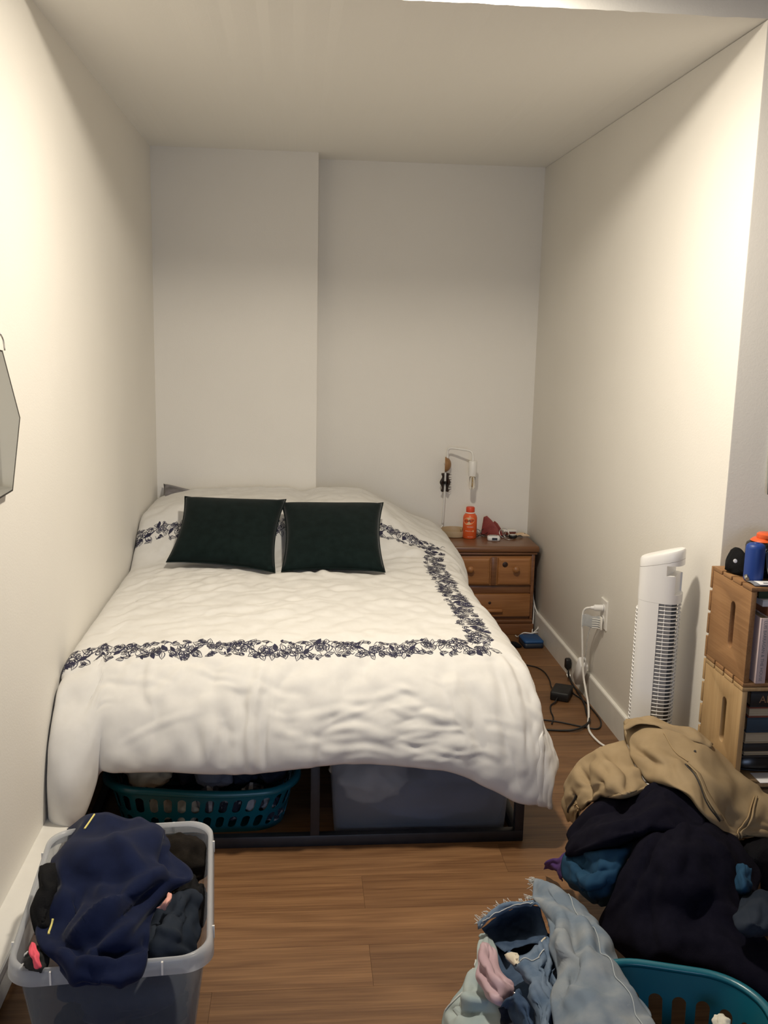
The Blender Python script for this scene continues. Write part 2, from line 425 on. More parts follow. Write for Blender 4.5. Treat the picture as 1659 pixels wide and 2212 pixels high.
M['orange'] = paint('orange_plastic', (.78, .12, .028), .35)
M['orange_cap'] = paint('orange_red_cap', (.70, .065, .02), .4)
M['peach_label'] = paint('peach_print', (.80, .52, .30), .4)
M['white_print'] = paint('white_print', (.85, .83, .78), .5)
M['black_print'] = paint('black_print', (.015, .012, .012), .5)
M['tan_wood'] = wood('tan_wood', (.30, .155, .06), (.42, .24, .105), 6, 'Z', .45, False, 8, .6)
M['beige'] = paint('beige_wood', (.44, .33, .20), .45, (.48, .36, .225), 12)
M['tortoise'] = paint('dark_tortoise', (.012, .006, .004), .2, (.03, .012, .008), 40)
M['red_leather'] = paint('red_leather', (.22, .035, .032), .55, (.30, .06, .05), 30, bump=.2, bscale=200)
M['shell'] = paint('tan_shell', (.62, .43, .25), .5, (.70, .52, .34), 40)
M['silver'] = paint('silver', (.7, .68, .65), .25, metal=1)
M['screen'] = paint('dark_screen', (.02, .02, .022), .15)
M['bulb'] = glass('bulb_glass', (1, .97, .9))
M['clear'] = plastic('clear_acrylic', (.85, .86, .87), .22, .12)
M['mirror'] = paint('mirror_silver', (.80, .82, .80), .02, metal=1)
M['mirror_edge'] = paint('mirror_edge', (.03, .027, .022), .4)
M['paper'] = paint('white_paper', (.74, .74, .76), .7)
M['paper_grey'] = paint('grey_print', (.18, .19, .22), .7)
M['poster'] = paint('grey_green_print', (.30, .34, .32), .7, (.36, .38, .35), 5)
M['pages'] = paint('book_pages', (.50, .43, .31), .9, (.40, .34, .24), 200, stretch=(.02, .02, 1))
M['pinkbook'] = paint('pale_pink_cover', (.68, .55, .55), .6)
M['book_red'] = paint('red_brown_cover', (.17, .042, .022), .6)
M['book_blue'] = paint('dark_blue_cover', (.018, .042, .072), .6)
M['book_black'] = paint('black_cover', (.012, .012, .013), .5)
M['book_tan'] = paint('tan_cover', (.33, .27, .18), .7)
M['book_orange'] = paint('orange_brown_cover', (.34, .115, .045), .6, (.16, .05, .03), 4)
M['green'] = paint('green_fabric', (.02, .13, .075), .7)
M['green_dark'] = paint('dark_green_cover', (.03, .055, .02), .6)
M['camo'] = paint('grey_cream_fabric', (.55, .55, .42), .8, (.15, .17, .19), 18, lo=.47, hi=.53)

# ------------------------------------------------------------------ room
XL, XR, YB, YC, XM, YO, ZC, ZO = -.726, 1.269, 5.143, 4.955, .088, 2.72, 2.417, 2.50
XO, YN = 3.3, -2.6
def struct(o): o['kind'] = 'structure'; return o
struct(box('wall_left', (XL-.12, YN, 0), (XL, YB+.12, ZO), M['wall']))
g = G(); g.box((XL, YC, 0), (XM, YB+.12, ZC)); g.box((XM, YB, 0), (XR, YB+.12, ZC)); struct(g.obj('wall_back', M['wall']))
struct(box('wall_right', (XR, YO, 0), (XO, YB+.12, ZC), M['wall'], None, .004, 2))
struct(box('wall_outer', (XO, YN, 0), (XO+.12, YO, ZO), M['wall']))
struct(box('wall_rear', (XL, YN-.12, 0), (XO, YN, ZO), M['wall']))
struct(box('ceiling', (XL-.12, YN-.12, ZO), (XO+.12, YO+.02, ZO+.1), M['ceiling']))
# the lower ceiling over the alcove, its front lip slightly ragged
lip = []
for k in range(121):
    x = XL+(XO-XL)*k/120
    lip.append((x, YO+0.0, ZC+rng.uniform(-.0018, .0018)))
v = []; f = []
for x, y, z in lip: v += [(x, y, z), (x, YO+.004, ZO+.05), (x, YB+.12, ZO+.05), (x, YB+.12, ZC)]
for k in range(120):
    a, b = 4*k, 4*k+4
    for q in range(4): f.append((a+q, a+(q+1) % 4, b+(q+1) % 4, b+q))
f += [(0, 3, 2, 1), (480, 481, 482, 483)]
struct(mesh('ceiling', v, f, M['ceiling']))
fl = struct(box('floor', (XL, YN, -.08), (XO, YB+.1, -.006), M['plank']))
ph = .1595; py0 = 2.377-16*ph; PL = 1.22
pm = None; row = 0; y = py0
offs = {16: .187, 14: .186, 15: -.35, 17: .62, 13: -.2, 18: -.1, 12: .55}
while y < YB:
    jo = offs.get(row, (row*.463) % PL); x = jo-PL*5
    while x < XO:
        a, b = max(x, XL), min(x+PL, XO)
        if b-a > .02 and not (y < 1.2 and b < XL) and y+ph > .5:
            if abs(b-a-PL) < 1e-6:
                if pm is None:
                    o = G().box((-PL/2+.0003, -ph/2+.0003, -.006), (PL/2-.0003, ph/2-.0003, 0)).obj('plank', M['plank'], fl); pm = o.data
                else: o = bpy.data.objects.new('plank', pm); COL.objects.link(o); o.parent = fl
            else:
                h = (b-a)/2; o = G().box((-h+.0003, -ph/2+.0003, -.006), (h-.0003, ph/2-.0003, 0)).obj('plank', M['plank'], fl)
            o.location = ((a+b)/2, y+ph/2, 0)
        x += PL
    y += ph; row += 1
def board(name, prof, y0, y1, mat):
    sec = [[(x, yy, z) for x, z in prof] for yy in (y0, y1)]
    v, f = rings(sec); return struct(mesh(name, v, f, mat))
board('baseboard_right', [(XR, 0), (XR-.014, 0), (XR-.014, .108), (XR-.012, .113), (XR-.005, .115), (XR, .115)], YO, YB, M['trim'])
o = struct(box('baseboard_outer', (XR, YO-.014, 0), (XO, YO, .115), M['trim'], None, .004))
# boxed ledge along the left wall
o = board('trim_1', [(XL, .018), (-.672, .018), (-.672, .112), (-.655, .116), (-.653, .137), (-.656, .140), (XL, .141)], -1.5, 2.66, M['trim'])

# ------------------------------------------------------------------ bed frame and mattress
BX0, BX1, BY0, BY1 = -.655, .703, 2.705, 4.66
bed = thing('bed', 'low black metal bed frame with open storage space under the mattress', 'bed', (0, 3.7, 0))
ZT = .335
for nm, lo, hi in (('bottom_rail', (BX0, BY0, .0), (BX1, BY0+.028, .036)), ('bottom_rail', (BX0, BY1-.028, 0), (BX1, BY1, .036)),
                   ('side_rail', (BX1-.028, BY0+.03, 0), (BX1, BY1-.03, .032)), ('side_rail', (BX0, BY0+.03, 0), (BX0+.028, BY1-.03, .032)),
                   ('top_rail', (BX0, BY0, ZT-.036), (BX1, BY0+.028, ZT)), ('top_rail', (BX0, BY1-.028, ZT-.036), (BX1, BY1, ZT)),
                   ('top_rail', (BX1-.028, BY0+.03, ZT-.036), (BX1, BY1-.03, ZT)), ('top_rail', (BX0, BY0+.03, ZT-.036), (BX0+.028, BY1-.03, ZT))):
    box(nm, lo, hi, M['black_metal'], bed, .003)
for xx in (BX0, .040, BX1-.028):
    for yy in (BY0+.001, BY1-.029):
        box('leg', (xx, yy, .034), (xx+.028, yy+.027, ZT-.034), M['black_metal'], bed, .002)
for k in range(11):
    yy = BY0+.09+k*.172
    box('slat', (BX0+.03, yy, ZT-.018), (BX1-.03, yy+.045, ZT-.004), M['black_metal'], bed, .002)
sec = []
for z, i in ((.338, .03), (.343, .012), (.352, .003), (.360, 0), (.40, 0), (.42, .008), (.437, .025), (.446, .05)):
    sec.append(rrect((BX0+BX1)/2, (BY0+BY1)/2+.05, (BX1-BX0)/2-.006-i, (BY1-BY0)/2-.05-i, .08, z, 5))
v, f = rings(sec)
mt = mesh('mattress', v, f, M['sheet'], None, True)
tag(mt, 'mattress in a white cotton sheet lying on the black bed frame', 'mattress')

# ------------------------------------------------------------------ duvet
DX0, DX1, DYF = -.655, .615, 2.995          # edges over which the duvet rolls
SL, SR, TH = -.745, DX1+.46, 4.935           # extents of the duvet in its own flat coordinates
def sst(x, a, b):
    t = np.clip((x-a)/(b-a), 0, 1); return t*t*(3-2*t)
def tmin(s): return DYF-.480-.12*sst(-s, .578, .610)-.13*sst(s, .42, .78)+.012*np.sin(s*9)
def drape(s, t):
    s = np.asarray(s, float); t = np.asarray(t, float)
    xr = DX1+.030*sst(t, 4.0, 4.35)-.012*sst(t, 3.3, 3.6)*(1-sst(t, 3.9, 4.2))
    dx = np.where(s > DX1, s-DX1, np.where(s < DX0, s-DX0, 0)); dy = np.where(t < DYF, t-DYF, 0)
    dx = np.where(dx > 0, dx*(1-.30*sst(-t, -2.85, -2.50)), dx)
    def roll(d, r, fl, k=1.0):
        a = np.clip(d/r, 0, PI/2); ex = np.maximum(d-r*PI/2, 0); return r*np.sin(a)+fl*ex, r*(1-np.cos(a))+ex*k
    flare = .02+.30*sst(-t, -3.15, -2.65)
    ox, px_ = roll(np.abs(dx), np.where(dx > 0, .115, .075), np.where(dx > 0, flare, .03), np.where(dx > 0, .86, 1.0))
    oy, py_ = roll(-dy, .33, .02)
    drop = (px_**2.1+py_**2.1)**(1/2.1)
    drop = np.where((dx > 0) & (drop > .365), .365+.055*np.tanh((drop-.365)/.055), drop)
    x = np.where(s > DX1, xr, np.where(s < DX0, DX0, s))+np.sign(dx)*ox; y = np.where(t < DYF, DYF, t)-oy
    x = np.where((s <= DX1) & (s > .3), s+(xr-DX1)*sst(s, .3, DX1), x)
    top = .552+.016*np.cos(np.clip((s-.02)/.75, -1, 1)*PI/2)-.012*sst(-s, .3, .7)
    bump = sst(t, 4.02, 4.42)*(.198*(1-.88*sst(s, .27, .66))*(1-.15*sst(-s, .5, .73))-.02*np.exp(-((s-.02)/.06)**2))
    bump *= 1-.12*sst(t, 4.75, 4.93)
    z = top+bump-drop
    # the loose corner hanging between ledge and bed: pinched off from the front
    y = y+.045*np.exp(-((s+.578)/.022)**2)*sst(DYF-t, .30, .46)
    y = y-.05*np.exp(-((s+.66)/.055)**2)*sst(DYF-t, .22, .48)
    x = np.maximum(x, XL+.018+.0*s)
    return np.stack([x, y, z], -1)
NU, NV = 46, 58
ss = np.linspace(SL, SR, NU)
tv = np.linspace(0, 1, NV)
def st_grid(n, m):
    s = np.linspace(SL, SR, n)[:, None]*np.ones((1, m)); k = np.linspace(0, 1, m)[None]
    return s, tmin(s)+(TH-tmin(s))*k
s_, t_ = st_grid(NU, NV)
base = drape(s_, t_)
def dclamp(X):
    np.maximum(X[..., 0], XL+.014, out=X[..., 0]); np.minimum(X[..., 1], 4.945, out=X[..., 1])
DL = [dict(g=(1.045, 1.045), it=50, bend=.03, bs=(2,), shear=.12, anchor=.035, noise=.012, ns=1),
      dict(up=1, g=(1.035, 1.035), it=36, bend=.06, bs=(2,), shear=.15, anchor=.03, noise=.003, ns=2),
      dict(up=1, g=(1.022, 1.022), it=16, bend=.12, bs=(2, 3), shear=.2, anchor=.02, noise=.0008, ns=3, sm=2)]
D = cloth(base, DL, 5, .10, None, dclamp)
D = up2(D); n_, m_ = D.shape[:2]
s_, t_ = st_grid(n_, m_)
N_ = normals(D)
if N_[n_//2, m_//2, 2] < 0: N_ = -N_
# long creases pressed into the cloth: (points in flat coordinates, width, height)
CREASE = [([(-.13, 2.50), (-.135, 2.62), (-.125, 2.74), (-.10, 2.86)], .016, .016), ([(-.105, 2.50), (-.11, 2.62), (-.10, 2.76)], .014, -.014),
          ([(-.26, 2.52), (-.25, 2.62), (-.28, 2.74)], .022, .012), ([(-.22, 2.52), (-.22, 2.66)], .02, -.012),
          ([(.52, 2.52), (.50, 2.62), (.47, 2.72), (.49, 2.82)], .02, .012), ([(.56, 2.52), (.55, 2.64), (.53, 2.78)], .02, -.012),
          ([(.02, 2.66), (.13, 2.68), (.24, 2.66)], .010, .0045), ([(.03, 2.62), (.16, 2.63), (.30, 2.60)], .010, .0045), ([(.06, 2.58), (.2, 2.59), (.30, 2.57)], .009, -.0035),
          ([(.33, 2.70), (.42, 2.66), (.5, 2.66)], .012, .007), ([(.30, 2.75), (.38, 2.73)], .010, .005),
          ([(-.62, 3.55), (-.45, 3.62), (-.30, 3.78)], .020, .008), ([(-.50, 3.40), (-.36, 3.47), (-.24, 3.60), (-.16, 3.76)], .020, .009),
          ([(-.40, 3.22), (-.22, 3.27), (-.02, 3.30)], .018, -.008), ([(-.55, 3.12), (-.30, 3.16), (-.1, 3.22), (.02, 3.30)], .022, .009),
          ([(-.62, 3.78), (-.40, 3.86), (-.22, 3.92)], .022, .008), ([(.05, 3.55), (.2, 3.58), (.4, 3.56)], .02, .005), ([(.15, 3.35), (.32, 3.38), (.5, 3.36)], .02, .004),
          ([(.30, 3.98), (.42, 4.04), (.56, 4.08)], .018, .010), ([(.34, 4.06), (.46, 4.13), (.60, 4.16)], .016, .009), ([(.36, 3.90), (.5, 3.95), (.62, 4.0)], .018, -.007),
          ([(.66, 4.10), (.74, 4.0), (.80, 3.88)], .016, .010), ([(.60, 4.2), (.70, 4.12), (.80, 4.06)], .016, .010),
          ([(.12, 3.90), (.10, 3.80), (.16, 3.74)], .014, .010), ([(-.02, 3.86), (.06, 3.80)], .014, .009)]
for k in range(9):   # radiating folds in the hanging foot corner
    a = math.radians(12+k*9.5); c0 = np.array([DX1, DYF]); dr = np.array([math.cos(a), -math.sin(a)])
    CREASE.append(([tuple(c0+dr*.10), tuple(c0+dr*.28), tuple(c0+dr*.48)], .016, .012 if k % 2 else -.008))
for k in range(13):  # small folds over the right-hand drop
    yy = 2.95+k*.105+rng.uniform(-.03, .03)
    CREASE.append(([(.70, yy), (.85, yy-.05), (1.03, yy-.07)], .018, rng.choice([.010, -.007])))
rc = random.Random(12)
def scatter(k, sr, tr, ang, dang, ln, wd, ht):
    for _ in range(k):
        a0, b0_ = rc.uniform(*sr), rc.uniform(*tr); an = ang+rc.uniform(-dang, dang); l_ = rc.uniform(*ln); c_, s1 = math.cos(an), math.sin(an); bow = rc.uniform(-.12, .12)*l_
        CREASE.append(([(a0-c_*l_/2, b0_-s1*l_/2), (a0-s1*bow, b0_+c_*bow), (a0+c_*l_/2, b0_+s1*l_/2)], rc.uniform(*wd), rc.choice((1, 1, -1))*rc.uniform(*ht)))
scatter(40, (-.62, .05), (3.1, 3.95), .45, .4, (.12, .36), (.008, .018), (.0014, .0038))
scatter(18, (.05, .6), (3.0, 3.9), .15, .5, (.10, .30), (.010, .020), (.0006, .0016))
scatter(36, (-.6, .6), (2.55, 2.90), .0, .35, (.08, .26), (.006, .012), (.0010, .0030))
scatter(22, (-.6, .6), (2.52, 2.95), 1.45, .30, (.10, .34), (.009, .018), (.0015, .0048))
scatter(16, (.05, .5), (2.52, 2.72), .05, .2, (.08, .24), (.005, .010), (.0008, .0024))
scatter(16, (.25, .75), (3.85, 4.3), .35, .35, (.12, .3), (.009, .016), (.001, .003))
scatter(18, (-.65, .3), (4.2, 4.9), .6, .8, (.10, .25), (.010, .018), (.001, .003))
scatter(26, (.66, 1.05), (2.6, 3.9), -.15, .4, (.12, .30), (.009, .018), (.001, .0035))
hgt = np.zeros((n_, m_)); s1d = np.linspace(SL, SR, n_)
for pts, wd, ht in CREASE:
    pl = crv([(p[0], p[1], 0) for p in pts], 6); pa = np.array(pl)[:, :2]; R3 = 3*wd
    i0, i1 = np.searchsorted(s1d, (pa[:, 0].min()-R3, pa[:, 0].max()+R3)); 
    if i1-i0 < 2: continue
    tc = t_[(i0+i1)//2 if (i0+i1)//2 < n_ else n_-1]; j0, j1 = np.searchsorted(tc, (pa[:, 1].min()-R3-.02, pa[:, 1].max()+R3+.02))
    if j1-j0 < 2: continue
    sq, tq = s_[i0:i1, j0:j1], t_[i0:i1, j0:j1]; best = np.full(sq.shape, 9.0); tt = np.zeros(sq.shape)
    for i in range(len(pa)-1):
        a, b = pa[i], pa[i+1]; ab = b-a; L2 = ab@ab+1e-12
        u = np.clip(((sq-a[0])*ab[0]+(tq-a[1])*ab[1])/L2, 0, 1)
        dd = np.hypot(sq-a[0]-u*ab[0], tq-a[1]-u*ab[1]); msk = dd < best
        best = np.where(msk, dd, best); tt = np.where(msk, (i+u)/(len(pa)-1), tt)
    x = best/(wd*1.15)     # a crease is a crisp ridge with a shallow valley beside it
    hgt[i0:i1, j0:j1] += (ht if abs(ht) < .0036 else .7*ht)*(np.exp(-x**2)-.35*np.exp(-((x-1.7)/.8)**2))*np.sin(np.clip(tt, .03, .97)*PI)**.6
v, f = sheet_geo(D, .034, 10)
sgn_ = 1.0 if normals(D)[n_//2, m_//2, 2] > 0 else -1.0      # the crease relief goes on the outer layer only
off_ = 0 if sgn_ > 0 else n_*m_
v[off_:off_+n_*m_] += (N_*np.clip(hgt, -.006, .008)[..., None]).reshape(-1, 3)
np.maximum(v[:, 0], XL+.006, out=v[:, 0])
OUT = v[off_:off_+n_*m_].reshape(n_, m_, 3)
duvet = mesh('duvet', v, f, M['linen'], None, True)
tag(duvet, 'white linen duvet with a navy embroidered border spread over the bed', 'duvet')
# embroidery: strokes and leaves drawn flat, laid onto the cloth
def surf(s, t):
    tm = float(tmin(np.array(s))); return on_grid(OUT, (s-SL)/(SR-SL), (t-tm)/(TH-tm))
flipN = sgn_
EM = G()
def em_pt(fr, a, b):
    s, t = fr(a, b); p, nn = surf(s, t); return p+nn*flipN*.0010
def stroke(fr, pts, wd, n=5):
    P = crv([(p[0], p[1], 0) for p in pts], n); L = []; R_ = []
    for i, p in enumerate(P):
        q = P[min(i+1, len(P)-1)]-P[max(i-1, 0)]; q = q/(np.linalg.norm(q)+1e-9)
        w_ = wd*(.35+.65*math.sin(PI*min(max(i/(len(P)-1), .08), .92)))
        L.append(em_pt(fr, p[0]-q[1]*w_/2, p[1]+q[0]*w_/2)); R_.append(em_pt(fr, p[0]+q[1]*w_/2, p[1]-q[0]*w_/2))
    EM.add(L+R_, [(i, i+1, len(P)+i+1, len(P)+i) for i in range(len(P)-1)])
def leaf(fr, a, b, ang, ln, wd, fill=False):
    c, s = math.cos(ang), math.sin(ang)
    def q(x, y): return (a+c*x-s*y, b+s*x+c*y)
    up = [q(ln*k/6, wd*math.sin(PI*(k/6)**.8)) for k in range(7)]; dn = [q(ln*k/6, -wd*math.sin(PI*(k/6)**.8)) for k in range(7)]
    if fill:
        EM.add([em_pt(fr, *p) for p in up+dn], [(i, i+1, 7+i+1, 7+i) for i in range(6)])
    else:
        stroke(fr, up, .0024, 2); stroke(fr, dn, .0024, 2); stroke(fr, [q(ln*.15, 0), q(ln*.8, 0)], .0016, 3)
def flower(fr, a, b, R, n, r0):
    for k in range(n):
        an = r0+2*PI*k/n; leaf(fr, a+.25*R*math.cos(an), b+.25*R*math.sin(an), an, R*.8, R*.26, False); leaf(fr, a+.30*R*math.cos(an), b+.30*R*math.sin(an), an, R*.42, R*.09, True)
    ci = [(a+.24*R*math.cos(2*PI*k/8), b+.24*R*math.sin(2*PI*k/8)) for k in range(9)]
    stroke(fr, ci, .0024, 2)
def border(fr, length, rep=.165, W=.045, seed=1):
    r = random.Random(seed); n = max(1, round(length/rep)); rep = length/n
    for k in range(n):
        a0 = k*rep; sg = 1 if k % 2 else -1
        stem = [(a0+rep*x/6, sg*W*.55*math.sin(2*PI*x/6)) for x in range(7)]
        stroke(fr, stem, .0034, 4)
        flower(fr, a0+rep*.25, sg*W*.12, W*.66, 7, r.random()*6)
        flower(fr, a0+rep*.76, -sg*W*.2, W*.45, 6, r.random()*6)
        for x, ang, ln, fl_ in ((.02, 1.1, .040, 0), (.08, -1.9, .034, 1), (.12, 1.5, .030, 0), (.42, .8, .042, 0), (.46, -1.0, .040, 0), (.52, 2.3, .034, 1), (.58, -2.4, .038, 0), (.92, 1.9, .034, 1), (.95, -.7, .040, 0), (.33, 1.9, .030, 0), (.38, -1.7, .034, 0), (.66, 1.2, .036, 0), (.68, -1.3, .032, 1), (.84, 1.2, .034, 0), (.86, -1.5, .030, 0)):
            leaf(fr, a0+rep*x, sg*W*.55*math.sin(2*PI*x), ang*sg+r.uniform(-.25, .25), ln, ln*.25, bool(fl_) and r.random() < .6)
        for x in (0, .17, .33, .5, .67, .83):     # small sprays filling both edges
            for sd_ in (-1, 1):
                bb_ = sd_*W*r.uniform(.62, .8); aa = a0+rep*(x+r.uniform(-.04, .04)); an = r.uniform(-.5, .5)+(0 if r.random() < .5 else PI)
                leaf(fr, aa, bb_, an, .026, .006, False); leaf(fr, aa, bb_, an+sd_*.9, .018, .004, r.random() < .4)
        for x in (.14, .38, .62, .86):     # curls along both edges
            b = W*.8*(1 if r.random() < .5 else -1)
            stroke(fr, [(a0+rep*x, b*.4), (a0+rep*x+.010, b*.95), (a0+rep*x+.024, b*.9), (a0+rep*x+.020, b*.62)], .0026, 4)
            stroke(fr, [(a0+rep*x+.02, -b*.3), (a0+rep*x+.03, -b*.9), (a0+rep*x+.04, -b*.7)], .0022, 3)
SB, TF, THD = .592, 2.905, 4.235
border(lambda a, b: (-.735+a, TF+b+.01*math.sin(a*6)), .735+SB+.03, seed=1)
border(lambda a, b: (SB+b, TF+.045+a), THD-TF-.09, seed=2)
border(lambda a, b: (-.735+a, THD+b), .735+SB+.03, seed=3)
mesh('embroidery', EM.v, EM.f, M['navy_thread'], duvet)

# ------------------------------------------------------------------ pillows and cushions
def cushion(name, label, cat, corners, th, mat, seed, group=None, pinch=.10, n=30, piping=True):
    """corners: bottom-left, bottom-right, top-right, top-left"""
    a, b, c, d = [np.array(p, float) for p in corners]; u = np.linspace(0, 1, n)
    U, V = np.meshgrid(u, u, indexing='ij')
    x, y = 2*U-1, 2*V-1
    px = x*(1-pinch*(1-y*y)*np.abs(x)**2); py = y*(1-pinch*(1-x*x)*np.abs(y)**2)
    U2, V2 = (px+1)/2, (py+1)/2
    P = ((1-U2)*(1-V2))[..., None]*a+(U2*(1-V2))[..., None]*b+(U2*V2)[..., None]*c+((1-U2)*V2)[..., None]*d
    nn = np.cross(b-a, d-a); nn /= np.linalg.norm(nn)
    k = np.sqrt(np.clip((1-x**2)*(1-y**2), 0, 1))**.8
    r = np.random.RandomState(seed); nz = smooth2(r.randn(n, n, 1), 5)[..., 0]*.02
    F = P+nn*(th*.55*k*(1+nz))[..., None]; Bk = P-nn*(th*.45*k)[..., None]
    v = np.concatenate([F.reshape(-1, 3), Bk.reshape(-1, 3)]); o = n*n; f = []
    for i in range(n-1):
        for j in range(n-1):
            q = (i*n+j, (i+1)*n+j, (i+1)*n+j+1, i*n+j+1); f.append(q); f.append(tuple(o+t for t in reversed(q)))
    ob = mesh(name, v, f, mat, None, True)
    bm = bmesh.new(); bm.from_mesh(ob.data); bmesh.ops.remove_doubles(bm, verts=bm.verts, dist=1e-5); bmesh.ops.recalc_face_normals(bm, faces=bm.faces); bm.to_mesh(ob.data); bm.free()
    tag(ob, label, cat, group)
    if piping:
        edge = [P[i, 0] for i in range(n)]+[P[n-1, j] for j in range(1, n)]+[P[i, n-1] for i in range(n-2, -1, -1)]+[P[0, j] for j in range(n-2, 0, -1)]
        v, f = tube_geo(edge, .0025, 6, True); mesh('seam', v, f, mat, ob, True)
    return ob
cushion('throw_cushion', 'dark green velvet cushion, the left of the two on the bed', 'cushion',
        [(-0.546,3.928,0.600), (-0.094,3.780,0.592), (-0.056,4.200,0.819), (-0.503,4.240,0.823)], .11, M['velvet'], 3)
cushion('throw_cushion', 'dark green velvet cushion, the right of the two on the bed', 'cushion',
        [(-0.069,3.795,0.592), (0.351,3.771,0.596), (0.376,4.200,0.807), (-0.079,4.220,0.803)], .11, M['velvet'], 8)
cushion('bed_pillow', 'grey satin pillow with one corner sticking out from under the duvet', 'pillow',
        [(-.705, 4.56, .655), (-.20, 4.60, .60), (-.25, 4.93, .64), (-.690, 4.92, .772)], .09, M['satin'], 11, piping=False)

# ------------------------------------------------------------------ nightstand
ns = thing('nightstand', 'amber pine nightstand in the corner beyond the bed', 'nightstand', (1.015, 4.95, 0))
NX0, NX1, NY0, NY1, NZ = .775, 1.250, 4.77, 5.135, .479
box('top', (NX0, NY0, NZ-.034), (NX1, NY1, NZ), M['pine_dark'], ns, .011, 3)
box('top_moulding', (NX0+.012, NY0+.010, NZ-.045), (NX1-.010, NY1-.002, NZ-.035), M['pine_dark'], ns, .003)
box('side_panel', (NX0+.018, NY0+.022, .082), (NX0+.036, NY1-.004, NZ-.046), M['pine_dark'], ns, .002)
box('side_panel', (NX1-.036, NY0+.022, .082), (NX1-.018, NY1-.004, NZ-.046), M['pine_dark'], ns, .002)
box('back_panel', (NX0+.038, NY1-.014, .082), (NX1-.038, NY1-.006, NZ-.047), M['pine_dark'], ns)
for z0, z1 in ((.224, .264), (.082, .098), (NZ-.052, NZ-.047)):
    box('rail', (NX0+.037, NY0+.024, z0), (NX1-.037, NY0+.05, z1), M['pine_dark'], ns, .002)
pl = box('plinth', (NX0+.010, NY0+.006, 0), (NX1-.012, NY1-.004, .060), M['pine_dark'], ns, .005)
box('plinth_moulding', (NX0+.016, NY0+.012, .061), (NX1-.017, NY1-.004, .081), M['pine_dark'], ns, .006, 3)
dw = box('drawer', (NX0+.036, NY0+.012, .268), (NX1-.036, NY0+.10, NZ-.054), M['pine'], ns, .003)
cx = (NX0+NX1)/2
for sx in (-1, 1):
    a, b = (NX0+.040, cx-.018) if sx < 0 else (cx+.018, NX1-.040)
    sec = [[(a, NY0+.014, .272), (b, NY0+.014, .272), (b, NY0+.014, NZ-.058), (a, NY0+.014, NZ-.058)],
           [(a+.006, NY0+.004, .278), (b-.006, NY0+.004, .278), (b-.006, NY0+.004, NZ-.064), (a+.006, NY0+.004, NZ-.064)],
           [(a+.016, NY0+.001, .288), (b-.016, NY0+.001, .288), (b-.016, NY0+.001, NZ-.074), (a+.016, NY0+.001, NZ-.074)]]
    v, f = rings(sec); mesh('drawer_panel', v, f, M['pine'], dw)
box('centre_stile', (cx-.013, NY0+.004, .272), (cx+.013, NY0+.0135, NZ-.058), M['pine_dark'], dw, .003)
knob = [(0, 0), (.010, 0), (.007, .006), (.007, .012), (.016, .018), (.018, .024), (.014, .030), (.006, .033), (0, .0335)]
for kx in (cx-.128, cx+.112):
    lathe('knob', (kx, NY0+.001, .361), knob, M['pine'], dw, 20, (0, -1, 0))
lathe('knot', (cx+.057, NY0+.0012, .383), [(0, 0), (.015, 0), (.013, .0015), (0, .002)], M['knot'], dw, 14, (0, -1, 0))
d2 = box('drawer', (NX0+.036, NY0+.006, .100), (NX1-.036, NY0+.10, .222), M['pine'], ns, .005)
box('pull', (cx-.060, NY0-.014, .128), (cx+.052, NY0+.006, .146), M['pine'], d2, .005, 3)
lathe('knot', (cx-.015, NY0+.0055, .176), [(0, 0), (.008, 0), (.007, .001), (0, .0015)], M['knot'], d2, 12, (0, -1, 0))

# things on the nightstand
def font_mesh(txt, size):
    c = bpy.data.curves.new('t', 'FONT'); c.body = txt; c.size = size; c.align_x = 'CENTER'; c.align_y = 'CENTER'; c.resolution_u = 3
    o = bpy.data.objects.new('t', c); COL.objects.link(o)
    me = bpy.data.meshes.new_from_object(o.evaluated_get(bpy.context.evaluated_depsgraph_get()))
    bm = bmesh.new(); bm.from_mesh(me); bmesh.ops.triangulate(bm, faces=bm.faces)
    v = [tuple(p.co) for p in bm.verts]; f = [tuple(q.index for q in p.verts) for p in bm.faces]; bm.free()
    bpy.data.objects.remove(o); bpy.data.curves.remove(c); bpy.data.meshes.remove(me)
    return v, f
b0 = Vector((.915, 4.985, NZ))
bt = thing('vitamin_bottle', 'orange plastic vitamin bottle with an orange-red screw cap on the nightstand', 'bottle', b0)
RB = .0375
lathe('body', b0, [(0, 0), (RB-.004, 0), (RB, .004), (RB, .112), (RB-.003, .124), (RB-.011, .133), (RB-.013, .136), (0, .136)], M['orange'], bt, 40)
lathe('collar', b0+Vector((0, 0, .1365)), [(0, 0), (.0255, 0), (.0258, .003), (.0245, .0055), (0, .0055)], M['white_print'], bt, 32)
lathe('cap', b0+Vector((0, 0, .1425)), [(0, 0), (.0228, 0), (.0232, .002), (.0232, .023), (.0205, .027), (0, .0275)], M['orange_cap'], bt, 32)
va = math.atan2(-b0.y, -b0.x)      # side of the bottle that faces into the room
def onb(x, z, d): a = va+x/RB; return (b0.x+(RB+d)*math.cos(a), b0.y+(RB+d)*math.sin(a), b0.z+z)
g = G(); n = 40      # cream oval print
g.add([onb(-.006, .098, .0005)]+[onb(-.006+.031*math.cos(2*PI*k/n)*(1+.1*math.sin(2*PI*k/n)), .098+.020*math.sin(2*PI*k/n)-.008*math.cos(2*PI*k/n)*-1*.4, .0005) for k in range(n)], [(0, 1+k, 1+(k+1) % n) for k in range(n)])
lb = g.obj('label', M['peach_label'], bt)
def btext(txt, size, x, z, mat, par=None, d=.0010, tilt=0.0):
    v, f = font_mesh(txt, size); c, s = math.cos(tilt), math.sin(tilt)
    return mesh('lettering', [onb(x+c*p[0]-s*p[1], z+s*p[0]+c*p[1], d) for p in v], f, mat, par or bt)
